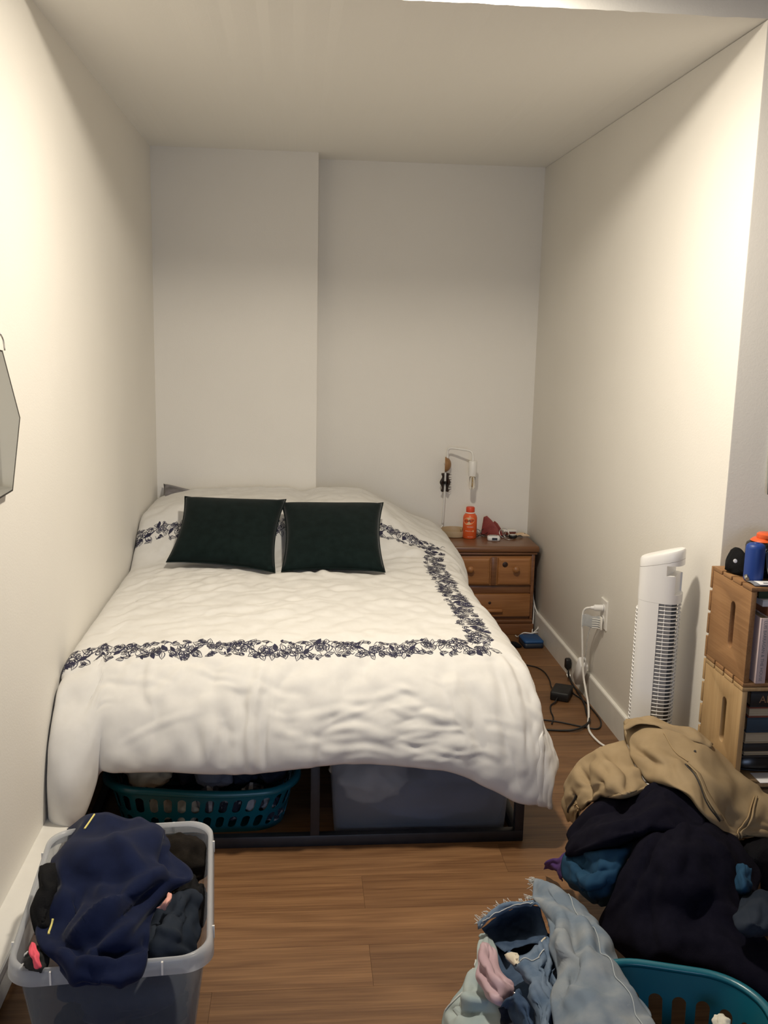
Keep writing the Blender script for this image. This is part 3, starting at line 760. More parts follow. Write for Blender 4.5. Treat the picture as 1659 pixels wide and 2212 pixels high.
btext('ONE', .0125, -.0195, .098, M['black_print'], lb, .0010, .06); btext('A', .021, -.0035, .099, M['black_print'], lb, .0010); btext('DAY', .0125, .0125, .100, M['black_print'], lb, .0010, .06)
btext("WOMEN'S", .0075, .002, .066, M['white_print']); btext('MULTIVITAMIN', .004, .004, .013, M['white_print'])
g = G()
for k, x in enumerate((-.020, -.012, -.003, .007)):
    g.add([onb(x+.0022*math.cos(2*PI*q/8), .044+.0022*math.sin(2*PI*q/8), .0006) for q in range(8)], [tuple(range(8))])
g.obj('icons', M['white_print'], bt)
g = G(); g.add([onb(.0185+.0050*math.cos(2*PI*q/14), .044+.0050*math.sin(2*PI*q/14), .0006) for q in range(14)], [tuple(range(14))]); g.obj('seal', M['peach_label'], bt)

d0 = Vector((.838, 5.045, NZ))
dish = thing('round_dish', 'round beige dish holding a small brass stick on the nightstand', 'dish', d0)
lathe('bowl', d0, [(0, 0), (.066, 0), (.072, .003), (.079, .034), (.078, .036), (.0755, .035), (.069, .008), (0, .007)], M['beige'], dish, 40)
lathe('brass_stick', d0+Vector((.040, -.01, .0075)), [(0, 0), (.0055, 0), (.0055, .034), (.005, .035), (0, .035)], M['gold'], None, 14)
tag(bpy.data.objects['brass_stick'], 'small brass cylinder standing in the round beige dish', 'lipstick')

# red folded leather case: two triangular flaps
c0 = Vector((1.045, 5.02, NZ))
cs = thing('leather_case', 'red leather case folded into a tent on the nightstand', 'case', c0)
def slab(name, pts, th, mat, par):
    a = [Vector(p) for p in pts]; n = (a[1]-a[0]).cross(a[2]-a[0]).normalized()*th
    k = len(a); v = [p+n*.5 for p in a]+[p-n*.5 for p in a]
    f = [tuple(range(k)), tuple(reversed(range(k, 2*k)))]+[(i, (i+1) % k, k+(i+1) % k, k+i) for i in range(k)]
    o = mesh(name, v, f, mat, par); return bevel(o, th*.3, 2)
slab('flap', [(.990, 5.055, NZ+.003), (1.085, 5.0, NZ+.003), (1.075, 5.01, NZ+.045), (1.045, 5.035, NZ+.085), (1.020, 5.055, NZ+.108), (1.004, 5.062, NZ+.100)], .006, M['red_leather'], cs)
slab('flap', [(1.035, 5.075, NZ+.003), (1.105, 5.015, NZ+.003), (1.096, 5.030, NZ+.040), (1.080, 5.050, NZ+.066), (1.066, 5.065, NZ+.078), (1.056, 5.072, NZ+.062)], .006, M['red_leather'], cs)

o0 = Vector((1.035, 4.925, NZ))
ox = thing('pulse_meter', 'small white plastic meter with a dark display in front of the red case', 'device', o0)
sec = [rrect(o0.x, o0.y, .034-i, .024-i, .012, NZ+z, 5, -.12) for z, i in ((0, .004), (.004, 0), (.018, 0), (.024, .004), (.026, .010))]
v, f = rings(sec); mesh('body', v, f, M['white_plastic'], ox, True)
g = G(); cR, sR = math.cos(-.12), math.sin(-.12)
def oxp(x, y, z): return (o0.x+cR*x-sR*y, o0.y+sR*x+cR*y, NZ+z)
v = [oxp(-.010, -.0246, .005), oxp(.018, -.0246, .005), oxp(.018, -.0246, .018), oxp(-.010, -.0246, .018), oxp(-.010, -.021, .005), oxp(.018, -.021, .005), oxp(.018, -.021, .018), oxp(-.010, -.021, .018)]
g.add(v, [(0, 1, 2, 3), (4, 7, 6, 5), (0, 4, 5, 1), (1, 5, 6, 2), (2, 6, 7, 3), (3, 7, 4, 0)]); g.obj('display', M['screen'], ox)
sec = [rrect(o0.x-.004, o0.y, .022-i, .013-i, .008, NZ+.0262+z, 4, -.12) for z, i in ((0, 0), (.002, .002))]
v, f = rings(sec); mesh('top_window', v, f, M['grey_vane'], ox, True)

w0 = Vector((1.150, 4.975, NZ))
wt = thing('wristwatch', 'black wristwatch lying among jewellery on the nightstand', 'watch', w0)
lathe('case', w0+Vector((0, 0, .004)), [(0, 0), (.020, 0), (.0225, .003), (.0225, .012), (.020, .015), (0, .015)], M['black_rubber'], wt, 24)
lathe('dial', w0+Vector((0, 0, .0192)), [(0, 0), (.018, 0), (.017, .0015), (0, .0015)], M['silver'], wt, 24)
strap = crv([(-.066, .012, .004), (-.045, .008, .014), (-.022, .002, .010)], 6)
for sgn in (-1, 1):
    P = crv([(sgn*.020, 0, .010), (sgn*.036, .004, .014), (sgn*.052, .016, .010), (sgn*.060, .030, .003)], 6)
    sec = [[(w0.x+p[0], w0.y+p[1]+dy, w0.z+p[2]+dz) for dy, dz in ((-.009, -.0012), (.009, -.0012), (.009, .0012), (-.009, .0012))] for p in P]
    v, f = rings(sec); mesh('strap', v, f, M['black_rubber'], wt, True)
def chain(name, label, loops, mat, r=.0016):
    ob = None
    for i, pts in enumerate(loops):
        p = crv(pts, 6, True); v, f = tube_geo(p, r, 6, True)
        if ob is None: ob = mesh(name, v, f, mat, None, True); tag(ob, label, 'jewellery')
        else: mesh('loop', v, f, mat, ob, True)
    return ob
def ringpts(c, r, tilt, n=8, yaw=0.0): return [(c[0]+r*math.cos(2*PI*k/n)*math.cos(yaw)-r*math.sin(2*PI*k/n)*math.cos(tilt)*math.sin(yaw), c[1]+r*math.cos(2*PI*k/n)*math.sin(yaw)+r*math.sin(2*PI*k/n)*math.cos(tilt)*math.cos(yaw), c[2]+r*math.sin(2*PI*k/n)*math.sin(tilt)+r*math.sin(tilt)+.003) for k in range(n)]
chain('silver_bangle', 'silver bangles leaning together between red case and black watch', [ringpts((1.105, 4.99, NZ), .026, 1.1), ringpts((1.118, 4.985, NZ), .022, .7, 8, .5), ringpts((1.125, 4.955, NZ), .024, .12), ringpts((1.098, 5.015, NZ), .018, 1.3, 8, -.4)], M['silver'])
gl = thing('eyeglasses', 'dark thin framed eyeglasses folded behind the orange bottle', 'glasses', (.985, 5.03, NZ))
for dx in (-.022, .024):
    p = crv(ringpts((.985+dx, 5.035+dx*.3, NZ), .019, 1.15), 5, True); v, f = tube_geo(p, .0014, 6, True); mesh('rim', v, f, M['black_gloss'], gl, True)
tube('bridge', [(.981, 5.035, NZ+.028), (.986, 5.030, NZ+.033), (.991, 5.036, NZ+.028)], .0012, M['metal'], gl, 6, 4)
tube('temple', [(.944, 5.03, NZ+.022), (.965, 5.010, NZ+.012), (1.00, 5.000, NZ+.004), (1.03, 4.985, NZ+.003)], .0017, M['black_gloss'], gl, 6, 6)
tube('temple', [(1.028, 5.045, NZ+.022), (1.01, 5.02, NZ+.014), (.98, 5.008, NZ+.010), (.955, 4.99, NZ+.003)], .0017, M['black_gloss'], gl, 6, 6)
bx = thing('small_carton', 'little white and red carton at the back of the nightstand', 'box', (1.150, 5.075, NZ))
box('carton_body', (1.118, 5.060, NZ), (1.186, 5.095, NZ+.018), M['book_red'], bx, .001)
box('carton_lid', (1.115, 5.057, NZ+.0185), (1.189, 5.098, NZ+.026), M['white_print'], bx, .001)
# tan shell shaped clip
P = []
for i in range(10):
    u = i/9; wd = .005+.017*math.sin(PI*min(1, u*1.15)**.8) if u < .87 else .004+.05*(u-.87)
    P.append([(1.165+.085*u, 5.040-.048*u+wd*(2*j/8-1)*.8, NZ+.004+.016*math.sin(PI*u)*(1-(2*j/8-1)**2)+.004*u) for j in range(9)])
v, f = sheet_geo(np.array(P), .004, 2); o = mesh('hair_clip', v, f, M['shell'], None, True); tag(o, 'tan fish shaped hair clip at the right of the nightstand', 'hair clip')
lathe('eyelet', (1.222, 5.005, NZ+.020), [(0, 0), (.003, 0), (.003, .002), (0, .002)], M['dark_in'], o, 10)

# ------------------------------------------------------------------ wall lamp with cord and the claw clip on it
sc = thing('wall_lamp', 'white wall lamp with a wooden dome and bent arm over the nightstand', 'lamp', (.80, YB, .84))
prof = [(0, 0), (.041, 0)]+[(.041*math.cos(a), .034*math.sin(a)) for a in np.linspace(.05, PI/2-.05, 9)]+[(0, .034)]
lathe('wooden_dome', (.785, YB-.055, .862), prof, M['tan_wood'], sc, 36, (1, -.15, 0))
lathe('wall_plate', (.800, YB-.0005, .862), [(0, 0), (.013, 0), (.013, .006), (.010, .010), (.009, .055), (0, .055)], M['white_enamel'], sc, 24, (0, -1, 0))
tube('arm', [(.797, YB-.062, .895), (.797, YB-.064, .935), (.806, YB-.072, .951), (.830, YB-.085, .953), (.890, YB-.118, .948), (.912, YB-.130, .942), (.921, YB-.135, .925), (.923, YB-.137, .885)], .0062, M['white_enamel'], sc, 12, 6)
so = Vector((.923, YB-.137, .812))
lathe('socket', so, [(0, 0), (.022, 0), (.0225, .002), (.0225, .078), (.020, .081), (.007, .083), (0, .083)], M['white_enamel'], sc, 28)
bb = lathe('bulb', so-Vector((0, 0, .072)), [(0, 0), (.010, .001), (.0145, .007), (.0155, .02), (.0155, .066), (.012, .0705), (0, .0705)], M['bulb'], sc, 24)
tube('filament', [so+Vector((0, 0, -.058)), so+Vector((.001, 0, -.035)), so+Vector((0, 0, -.010))], .0028, M['gold'], bb, 6, 4)
lathe('bulb_collar', so-Vector((0, 0, .0045)), [(0, 0), (.0135, 0), (.0135, .004), (0, .004)], M['gold'], sc, 20)
tube('cord_rod', [(.790, YB-.052, .822), (.789, YB-.050, .70), (.787, YB-.046, .60), (.785, YB-.040, .53)], .0058, M['white_enamel'], sc, 10, 6)
tube('cord', [(.785, YB-.040, .53), (.778, YB-.05, .515), (.74, YB-.08, .50), (.70, YB-.10, .47), (.69, YB-.11, .40)], .003, M['white_enamel'], sc, 8, 8)
cl = thing('claw_clip', 'dark tortoise claw clip gripping the cord under the wooden dome', 'hair clip', (.789, YB-.05, .765))
def claw(sx):
    P = []
    for i in range(17):
        z = .816-.102*i/16; u = 2*i/16-1
        wd = .010+.014*math.exp(-(u/.38)**2)+.007*math.exp(-((abs(u)-.88)/.16)**2)
        P.append([(.789+sx*(.005+wd*(k/6)), YB-.055-.018*math.sin(PI*(k/6)*.8)+.006, z) for k in range(7)])
    v, f = sheet_geo(np.array(P), .003); return v, f
for sx in (-1, 1):
    v, f = claw(sx); jw = mesh('jaw', v, f, M['tortoise'], cl, True)
    if sx > 0:
        for k in range(7):
            z = .806-.0135*k
            tube('tooth', [(.80, YB-.060, z), (.815, YB-.052, z-.001), (.826, YB-.038, z-.003)], [.0022]*8+[.0012]*5, M['tortoise'], jw, 6, 6)
lathe('spring', (.789, YB-.068, .756), [(0, 0), (.008, 0), (.008, .016), (0, .016)], M['black_gloss'], cl, 14)

# ------------------------------------------------------------------ things on the floor between bed and wall
pbx = thing('power_brick', 'blue and black cable box on the floor in front of the nightstand', 'power strip', (1.185, 4.60, 0))
sec = [rrect(1.186, 4.61, .051-i, .060-i, .014, z, 5, .05) for z, i in ((0, .003), (.004, 0), (.026, 0))]
v, f = rings(sec); mesh('base', v, f, M['blue_dark'], pbx, True)
sec = [rrect(1.186, 4.61, .051-i, .060-i, .014, z, 5, .05) for z, i in ((.0265, 0), (.036, 0), (.041, .006))]
v, f = rings(sec); mesh('lid', v, f, M['blue_box'], pbx, True)
c = tube('charging_cable', [(1.243, 5.08, .36), (1.258, 4.95, .24), (1.248, 4.82, .155), (1.262, 4.78, .10), (1.255, 4.745, .05), (1.22, 4.74, .012), (1.245, 4.715, .006), (1.235, 4.68, .0445), (1.20, 4.665, .0445), (1.16, 4.672, .0445), (1.14, 4.71, .012), (1.138, 4.755, .004)], .0034, M['white_enamel'], None, 8, 10)
tag(c, 'thin white cord looping down beside the nightstand to the blue box', 'cord')
tag(tube('charging_cable', [(1.243, 4.86, .22), (1.248, 4.83, .14), (1.240, 4.80, .06), (1.225, 4.755, .006), (1.205, 4.745, .0035)], .003, M['white_enamel'], None, 8, 8), 'short white cord hanging at the lower right corner of the nightstand', 'cord')
P = []
for i in range(12):
    u = i/11; wd = .030*math.sin(PI*u)**.7+.002
    P.append([(1.055+.075*u, 4.62-.05*u+wd*(j/5-1), .006+.022*math.sin(PI*j/5)*math.sin(PI*u)) for j in range(11)])
v, f = sheet_geo(np.array(P), .004, 2); tag(mesh('slipper', v, f, M['black_cotton'], None, True), 'black cloth tip poking out from under the duvet near the nightstand', 'slipper')
ad = thing('power_adapter', 'black power adapter with cables on the floor by the bed', 'adapter', (1.150, 3.89, 0))
sec = [rrect(1.152, 3.90, .040-i, .060-i, .006, z, 3, -.45) for z, i in ((.002, .002), (.005, 0), (.036, 0), (.039, .003))]
v, f = rings(sec); mesh('brick', v, f, M['black_rubber'], ad, True)
tube('lead', [(1.118, 3.845, .018), (1.100, 3.815, .010), (1.075, 3.79, .005), (1.060, 3.73, .004), (1.052, 3.66, .004), (1.03, 3.60, .004)], .0032, M['black_rubber'], ad, 8, 8)
tube('lead', [(1.185, 3.955, .018), (1.205, 3.93, .008), (1.235, 3.84, .004), (1.243, 3.74, .004), (1.240, 3.62, .004), (1.205, 3.545, .004), (1.15, 3.565, .004), (1.06, 3.62, .004), (.98, 3.65, .004)], .0032, M['black_rubber'], ad, 8, 8)
k = tube('black_cable', [(.96, 4.58, .004), (1.02, 4.44, .004), (1.075, 4.32, .004), (1.13, 4.27, .004), (1.152, 4.20, .004), (1.150, 4.10, .004), (1.135, 4.02, .008), (1.125, 3.965, .018)], .0030, M['black_rubber'], None, 8, 8)
tag(k, 'thin black cable running from under the duvet to the adapter', 'cable')
pg = thing('black_plug', 'black extension socket end standing against the baseboard', 'plug', (1.235, 4.11, 0))
sec = [rrect(1.238, 4.12, .013-i, .015-i, .005, z, 3, 0) for z, i in ((.050, .004), (.056, 0), (.092, 0), (.098, .003))]
v, f = rings(sec); mesh('plug_body', v, f, M['black_rubber'], pg, True)
tube('cable', [(1.238, 4.12, .050), (1.236, 4.09, .030), (1.236, 4.02, .010), (1.237, 3.93, .005), (1.225, 3.80, .005), (1.205, 3.70, .0045), (1.185, 3.60, .011), (1.12, 3.53, .011), (1.06, 3.53, .0045), (.99, 3.54, .0045)], .0046, M['black_rubber'], pg, 8, 8)
tube('prong', [(1.232, 4.105, .049), (1.226, 4.085, .036), (1.228, 4.075, .022)], .003, M['silver'], pg, 6, 4)
tube('prong', [(1.244, 4.105, .049), (1.240, 4.083, .034), (1.242, 4.074, .020)], .003, M['silver'], pg, 6, 4)

# ------------------------------------------------------------------ outlet, white plug and cord
ou = thing('wall_outlet', 'white outlet plate on the right wall with a plug in it', 'outlet', (XR, 3.745, .42))
sec = [[(XR-x, 3.745+s*(.040-i), .424+t*(.062-i)) for s, t in ((-1, -1), (1, -1), (1, 1), (-1, 1))] for x, i in ((.0003, 0), (.004, 0), (.006, .003))]
v, f = rings(sec); mesh('plate', v, f, M['white_enamel'], ou)
for z in (.449, .400):
    so_ = lathe('socket', (XR-.006, 3.745, z), [(0, 0), (.0165, 0), (.016, .0015), (0, .0018)], M['white_plastic'], ou, 20, (-1, 0, 0))
    for dy in (-.006, .006): box('slot', (XR-.0086, 3.745+dy-.001, z-.004), (XR-.0075, 3.745+dy+.001, z+.005), M['dark_in'], so_)
wp = thing('white_plug', 'white plug with a cord hanging from the wall outlet', 'plug', (XR-.03, 3.75, .44))
lathe('plug_head', (XR-.0079, 3.745, .449), [(0, 0), (.013, 0), (.014, .004), (.013, .036), (.008, .040), (.006, .052), (0, .052)], M['white_plastic'], wp, 20, (-1, .12, 0))
tube('cord', [(XR-.058, 3.752, .449), (XR-.075, 3.765, .441), (XR-.083, 3.775, .418), (XR-.082, 3.778, .36), (XR-.076, 3.778, .28), (XR-.070, 3.778, .20), (XR-.066, 3.765, .14), (XR-.062, 3.735, .09), (XR-.060, 3.70, .045), (XR-.068, 3.66, .014), (XR-.095, 3.575, .0045), (XR-.108, 3.50, .0045), (XR-.100, 3.41, .0045), (XR-.075, 3.335, .0045), (XR-.110, 3.315, .006), (XR-.120, 3.345, .0095), (XR-.095, 3.352, .009), (XR-.06, 3.31, .0045), (XR-.05, 3.25, .0045)], .0046, M['white_enamel'], wp, 8, 10)
ct = thing('cable_tie', 'clear plastic cable holder hanging at the wall outlet', 'cable holder', (XR-.05, 3.74, .385))
P = []
for i in range(13):
    u = i/12; P.append([(XR-.086+.066*u, 3.776-.028*u, .412-.050*j/6+.004*math.sin(u*7)) for j in range(7)])
for k, (nm, off) in enumerate((('strap', 0.0), ('strap', .012))):
    A = np.array(P); A[..., 1] += off-.006; v, f = sheet_geo(A, .004); mesh(nm, v, f, M['clear'], ct, True)
for k in range(5):
    z = .402-.0095*k
    tube('rib', [(XR-.050, 3.748, z), (XR-.034, 3.742, z+.001), (XR-.020, 3.735, z-.001)], .0016, M['white_print'], ct, 6, 3)
box('end_tab', (XR-.020, 3.722, .360), (XR-.014, 3.752, .412), M['white_print'], ct, .001)
wa = thing('white_adapter', 'white rectangular plug adapter hanging off the cord above the baseboard', 'adapter', (XR-.05, 3.86, .13))
ax_ = Vector((.000, -.105, .165)).normalized(); sd = Vector((1, .0, 0)); tt_ = ax_.cross(sd)
sec = []
for k, i in ((0, .004), (.004, 0), (.126, 0), (.130, .004)):
    c_ = Vector((XR-.046, 3.912, .072))+ax_*k
    sec.append([c_+sd*p[0]+tt_*p[1] for p in rrect(0, 0, .017-i, .028-i, .007, 0, 4)])
v, f = rings(sec); mesh('shell', v, f, M['white_plastic'], wa, True)
lathe('pin', Vector((XR-.046, 3.912, .072))+ax_*.1305, [(0, 0), (.005, 0), (.005, .010), (0, .010)], M['metal'], wa, 10, tuple(ax_))
tube('hanging_strap', [Vector((XR-.046, 3.912, .072))+ax_*.141, (XR-.05, 3.80, .24), (XR-.055, 3.782, .30), (XR-.05, 3.765, .362)], .0022, M['clear'], wa, 6, 6)

# ------------------------------------------------------------------ tower fan
FC = Vector((1.148, 2.865, 0)); FA = math.atan2(-.62, .78)
fan = thing('tower_fan', 'white tower fan standing against the right wall behind the khaki trousers', 'fan', FC)
cA, sA = math.cos(FA), math.sin(FA)
def fp(a, b, z): return (FC.x+cA*a+sA*b*-1, FC.y+sA*a+cA*b, z)      # a: towards the front, b: across
lathe('base', FC, [(0, 0), (.111, 0), (.114, .004), (.112, .014), (.09, .026), (.06, .034), (0, .034)], M['white_plastic'], fan, 48)
lathe('neck', FC+Vector((0, 0, .0345)), [(0, 0), (.046, 0), (.042, .05), (0, .05)], M['white_plastic'], fan, 32)
HA, HB = .068, .051
def contour(k0, k1, n, ha=HA, hb=HB, e=2.6):
    out = []
    for i in range(n+1):
        t = k0+(k1-k0)*i/n; c, s = math.cos(t), math.sin(t)
        out.append((ha*math.copysign(abs(c)**(2/e), c), hb*math.copysign(abs(s)**(2/e), s)))
    return out
def wallband(name, k0, k1, zs, mat, n=20, th=.004):
    C = contour(k0, k1, n); C2 = contour(k0, k1, n, HA-th, HB-th)
    sec = []
    for z in zs: sec.append([fp(a, b, z) for a, b in C]+[fp(a, b, z) for a, b in reversed(C2)])
    v, f = rings(sec); o = mesh(name, v, f, mat, fan, True)
    try: o.data.set_sharp_from_angle(angle=.6)
    except Exception: pass
    return o
ZG0, ZG1 = .13, .735
G0 = 1.45        # half angle of the front opening
R0 = 2.55        # rear grille begins
wallband('side_panel', -G0, -R0, (.085, ZG1), M['white_plastic'])
wallband('side_panel', G0, R0, (.085, ZG1), M['white_plastic'])
full = [rng for rng in ()]
def capring(z, i=0): return [fp(a, b, z) for a, b in contour(0, 2*PI*(47/48), 47, HA-i, HB-i)]
v, f = rings([capring(.085), capring(.13)]); mesh('lower_collar', v, f, M['white_plastic'], fan, True)
def top_z(a): return .892+.34*(a-.0)*.86
sec = [capring(ZG1+.0005), capring(.80)]
for dz, i in ((-.030, 0), (-.008, 0), (-.002, .003), (0, .010)):
    sec.append([fp(a*(1-i/HA), b*(1-i/HB), top_z(a)+dz) for a, b in contour(0, 2*PI*(47/48), 47)])
v, f = rings(sec); hd = mesh('head', v, f, M['white_plastic'], fan)
# hand grip and remote pocket sunk in the front of the head
def cbox(a0, a1, b0, b1, z0, z1, r=.008):
    sec = []
    for a in (a0, a1): sec.append([fp(a, p[0], p[1]) for p in [(q[0], q[1]) for q in rrect((b0+b1)/2, (z0+z1)/2, (b1-b0)/2, (z1-z0)/2, r, 0, 4)]])
    return rings(sec)
cut(hd, [cbox(.030, .12, -.070, .070, .826, .858, .012), cbox(.050, .12, -.036, .036, .765, .835, .004)])
hd.data.polygons.foreach_set('use_smooth', np.ones(len(hd.data.polygons), bool))
try: hd.data.set_sharp_from_angle(angle=.55)
except Exception: pass
sg_ = [[fp(a*1.004, b*1.004, top_z(a)-.034+dz) for a, b in contour(0, 2*PI*(47/48), 47)] for dz in (0, .0012)]
v, f = rings(sg_); mesh('seam_line', v, f, M['grey_vane'], fan, True)
v, f = rings([[fp(a, b, z) for a, b in contour(0, 2*PI*(31/32), 31, .034, .026, 2)] for z in (ZG0+.002, ZG1-.002)]); mesh('drum', v, f, M['dark_in'], fan, True)
for sgn in (-1, 1):
    sec = [[fp(.010, sgn*.045, z), fp(.048, sgn*.030, z), fp(.047, sgn*.028, z), fp(.008, sgn*.043, z)] for z in (ZG0+.002, ZG1-.002)]
    v, f = rings(sec); mesh('vane', v, f, M['grey_vane'], fan)
CG = contour(-G0, G0, 18, HA-.001, HB-.001); CI = contour(-G0, G0, 18, HA-.007, HB-.006)
sl = None; nz = int((ZG1-ZG0)/.0128)
for k in range(nz):
    z = ZG0+.006+k*.0128
    if sl is None:
        sec = [[fp(a, b, z), fp(a, b, z+.0024), fp(p, q, z+.0024), fp(p, q, z)] for (a, b), (p, q) in zip(CG, CI)]
        v, f = rings(sec); sl = mesh('slat', v, f, M['white_plastic'], fan, True); z00 = z
    else:
        o = sl.copy(); COL.objects.link(o); o.parent = fan; o.location = (0, 0, z-z00)
for k in (-.9, .0, .9):
    a, b = contour(k*G0*.9, k*G0*.9+1e-6, 1, HA-.006, HB-.006)[0]; tube('grille_post', [fp(a, b, ZG0), fp(a, b, ZG1)], .0018, M['white_plastic'], fan, 6, 0)
CG = contour(R0, 2*PI-R0, 12, HA+.003, HB+.002); CI = contour(R0, 2*PI-R0, 12, HA-.006, HB-.004); sl = None
for k in range(nz-2):
    z = ZG0+.006+k*.0128
    if sl is None:
        sec = [[fp(a, b, z), fp(a, b, z+.005), fp(p, q, z+.005), fp(p, q, z)] for (a, b), (p, q) in zip(CG, CI)]
        v, f = rings(sec); sl = mesh('rear_slat', v, f, M['white_plastic'], fan, True); z00 = z
    else:
        o = sl.copy(); COL.objects.link(o); o.parent = fan; o.location = (0, 0, z-z00)
# long seam down the side
v = [fp(.002, -HB-.0006, .09), fp(.0035, -HB-.0006, .09), fp(.0035, -HB-.0006, top_z(0)-.035), fp(.002, -HB-.0006, top_z(0)-.035)]

# ------------------------------------------------------------------ baskets, tub, bin
def ring_at(c, hx, hy, r, z, n, rot):
    """rounded rectangle resampled evenly to n points"""
    p = np.array([q[:2] for q in rrect(0, 0, hx, hy, r, 0, 10)]); p = np.concatenate([p, p[:1]])
    L = np.concatenate([[0], np.cumsum(np.hypot(*np.diff(p, axis=0).T))]); t = np.linspace(0, L[-1], n, endpoint=False)
    x = np.interp(t, L, p[:, 0]); y = np.interp(t, L, p[:, 1]); ca, sa = math.cos(rot), math.sin(rot)
    return np.stack([c[0]+ca*x-sa*y, c[1]+sa*x+ca*y, np.full(n, c[2]+z)], -1)
def basket(name, label, c, hx, hy, h, rot, rows, ncell, inset=.05, r=.10, zdip=None):
    t = thing(name, label, 'basket', c)
    NS = 720; dip = zdip or (lambda th: 0.0)
    cache = {}
    def P(u, z):
        key = round(z/h, 5)
        if key not in cache:
            k = max(0, min(1, z/h)); cache[key] = ring_at(c, hx-inset*(1-k), hy-inset*(1-k), r, 0, NS, rot)
        i = (u % 1.0)*NS; a = int(i) % NS; w_ = i-int(i); p = cache[key][a]*(1-w_)+cache[key][(a+1) % NS]*w_
        return (p[0], p[1], c[2]+z+dip(u)*z/h)
    g = G()
    def cell(u0, u1, z0, z1, hole):
        per = ring_per
        if not hole:
            xs = [-1]+[-math.cos(2*PI*(q+.5)/24)/math.sin(2*PI*(q+.5)/24) for q in range(3, 8)]+[1]; xs = sorted(xs); um = [(u0+u1)/2+(u1-u0)/2*x for x in xs]; K = len(um)
            g.add([P(u, z0) for u in um]+[P(u, z1) for u in um], [(i, i+1, K+i+1, K+i) for i in range(K-1)]); return
        cu, cz = (u0+u1)/2, (z0+z1)/2; wu, wz = (u1-u0)*per/2, (z1-z0)/2; sw = wu*.60; sh = wz*.86
        O, I = [], []
        for q in range(24):
            a = 2*PI*(q+.5)/24; ca, sa = math.cos(a), math.sin(a)
            sc_ = 1/max(abs(ca), abs(sa)); O.append((ca*sc_*wu, sa*sc_*wz))
            x, y = sw*ca, sw*sa; I.append((x, y+math.copysign(sh-sw, y)))
        for k, q in ((2, (1, 1)), (8, (-1, 1)), (14, (-1, -1)), (20, (1, -1))): O[k] = (q[0]*wu, q[1]*wz)
        v = [P(cu+x/per, cz+y) for x, y in O]+[P(cu+x/per, cz+y) for x, y in I]
        g.add(v, [(i, (i+1) % 24, 24+(i+1) % 24, 24+i) for i in range(24)])
    ring_per = float(np.hypot(*np.diff(ring_at(c, hx-inset*.4, hy-inset*.4, r, 0, NS, rot)[:, :2], axis=0).T).sum())
    zs = [0.0]+[z for rw in rows for z in rw]+[h]
    for k in range(ncell):
        u0, u1 = k/ncell, (k+1)/ncell
        cell(u0, u1, 0, rows[0][0], False)
        for i, (z0, z1) in enumerate(rows):
            cell(u0, u1, z0, z1, True)
            zt = rows[i+1][0] if i+1 < len(rows) else h
            if zt-z1 > .001: cell(u0, u1, z1, zt, False)
    o = g.obj('side', M['teal'], t, True)
    bm = bmesh.new(); bm.from_mesh(o.data); bmesh.ops.remove_doubles(bm, verts=bm.verts, dist=.0012); bm.to_mesh(o.data); bm.free()
    md = o.modifiers.new('s', 'SOLIDIFY'); md.thickness = .003; md.offset = 0; modapply(o)
    try: o.data.set_sharp_from_angle(angle=.6)
    except Exception: pass
    b = ring_at(c, hx-inset, hy-inset, r, .001, 60, rot); v = [tuple(p) for p in b]+[(p[0], p[1], c[2]+.004) for p in b]
    f = [tuple(reversed(range(60))), tuple(60+i for i in range(60))]+[(i, (i+1) % 60, 60+(i+1) % 60, 60+i) for i in range(60)]
    mesh('bottom', v, f, M['teal'], t)
    sec = []
    for k in range(120):
        u = k/120; p = np.array(P(u, h)); q = np.array(P(u+.004, h)); d = q-p; nn = np.array([d[1], -d[0], 0]); nn /= np.linalg.norm(nn)+1e-9
        sec.append([p+nn*x+np.array([0, 0, z]) for x, z in ((-.003, -.004), (-.002, .003), (.004, .007), (.012, .006), (.018, .0), (.019, -.012), (.016, -.013), (.014, -.002), (.006, .001))])
    sec.append(sec[0]); v, f = rings(sec, cap=False); mesh('rim', v, f, M['teal'], t, True)
    return t
def wad(name, label, cat, c, size, mat, seed, group=None, folds=1.0, parent=None):
    """a crumpled bundle of cloth: closed skin with sharp creases"""
    r = np.random.RandomState(seed); n, m = 30, 44
    th = np.linspace(.02, PI-.02, n)[:, None]; ph_ = np.linspace(0, 2*PI, m, endpoint=False)[None]
    X = np.stack([np.sin(th)*np.cos(ph_), np.sin(th)*np.sin(ph_), np.cos(th)*np.ones_like(ph_)], -1)
    h = np.zeros((n, m))
    for k in range(9):
        d = r.randn(3); d /= np.linalg.norm(d); fq = r.uniform(2.2, 6.5); wv = (X@d)*fq+r.uniform(0, 6)+.8*np.sin((X@r.randn(3))*2.5)
        h += (1-2*np.abs(np.sin(wv)))*.5/fq
    rad = 1+.33*folds*h
    P = X*rad[..., None]*np.array(size); P[..., 2] = np.where(P[..., 2] < 0, P[..., 2]*.75, P[..., 2])
    P = P+np.array(c)
    P[..., 2] = np.maximum(P[..., 2], .004)
    v = P.reshape(-1, 3).tolist(); f = []
    for i in range(n-1):
        for j in range(m): f.append((i*m+j, (i+1)*m+j, (i+1)*m+(j+1) % m, i*m+(j+1) % m))
    f += [tuple(range(m)), tuple(reversed([(n-1)*m+j for j in range(m)]))]
    o = mesh(name, v, f, mat, parent, True)
    if parent is None: tag(o, label, cat, group)
    return o
M['stripe'] = paint('grey_striped_cotton', (.05, .055, .075), .9, (.42, .42, .44), 9, stretch=(6, .6, .6), lo=.46, hi=.54, detail=0)
M['blue_grey'] = paint('blue_grey_cotton', (.12, .15, .24), .9, (.16, .19, .28), 10)
M['greyblue'] = paint('grey_blue_cotton', (.12, .13, .17), .9, (.16, .17, .21), 14, bump=.2, bscale=300)
M['navy_cotton'] = paint('navy_cotton', (.010, .012, .024), .9)
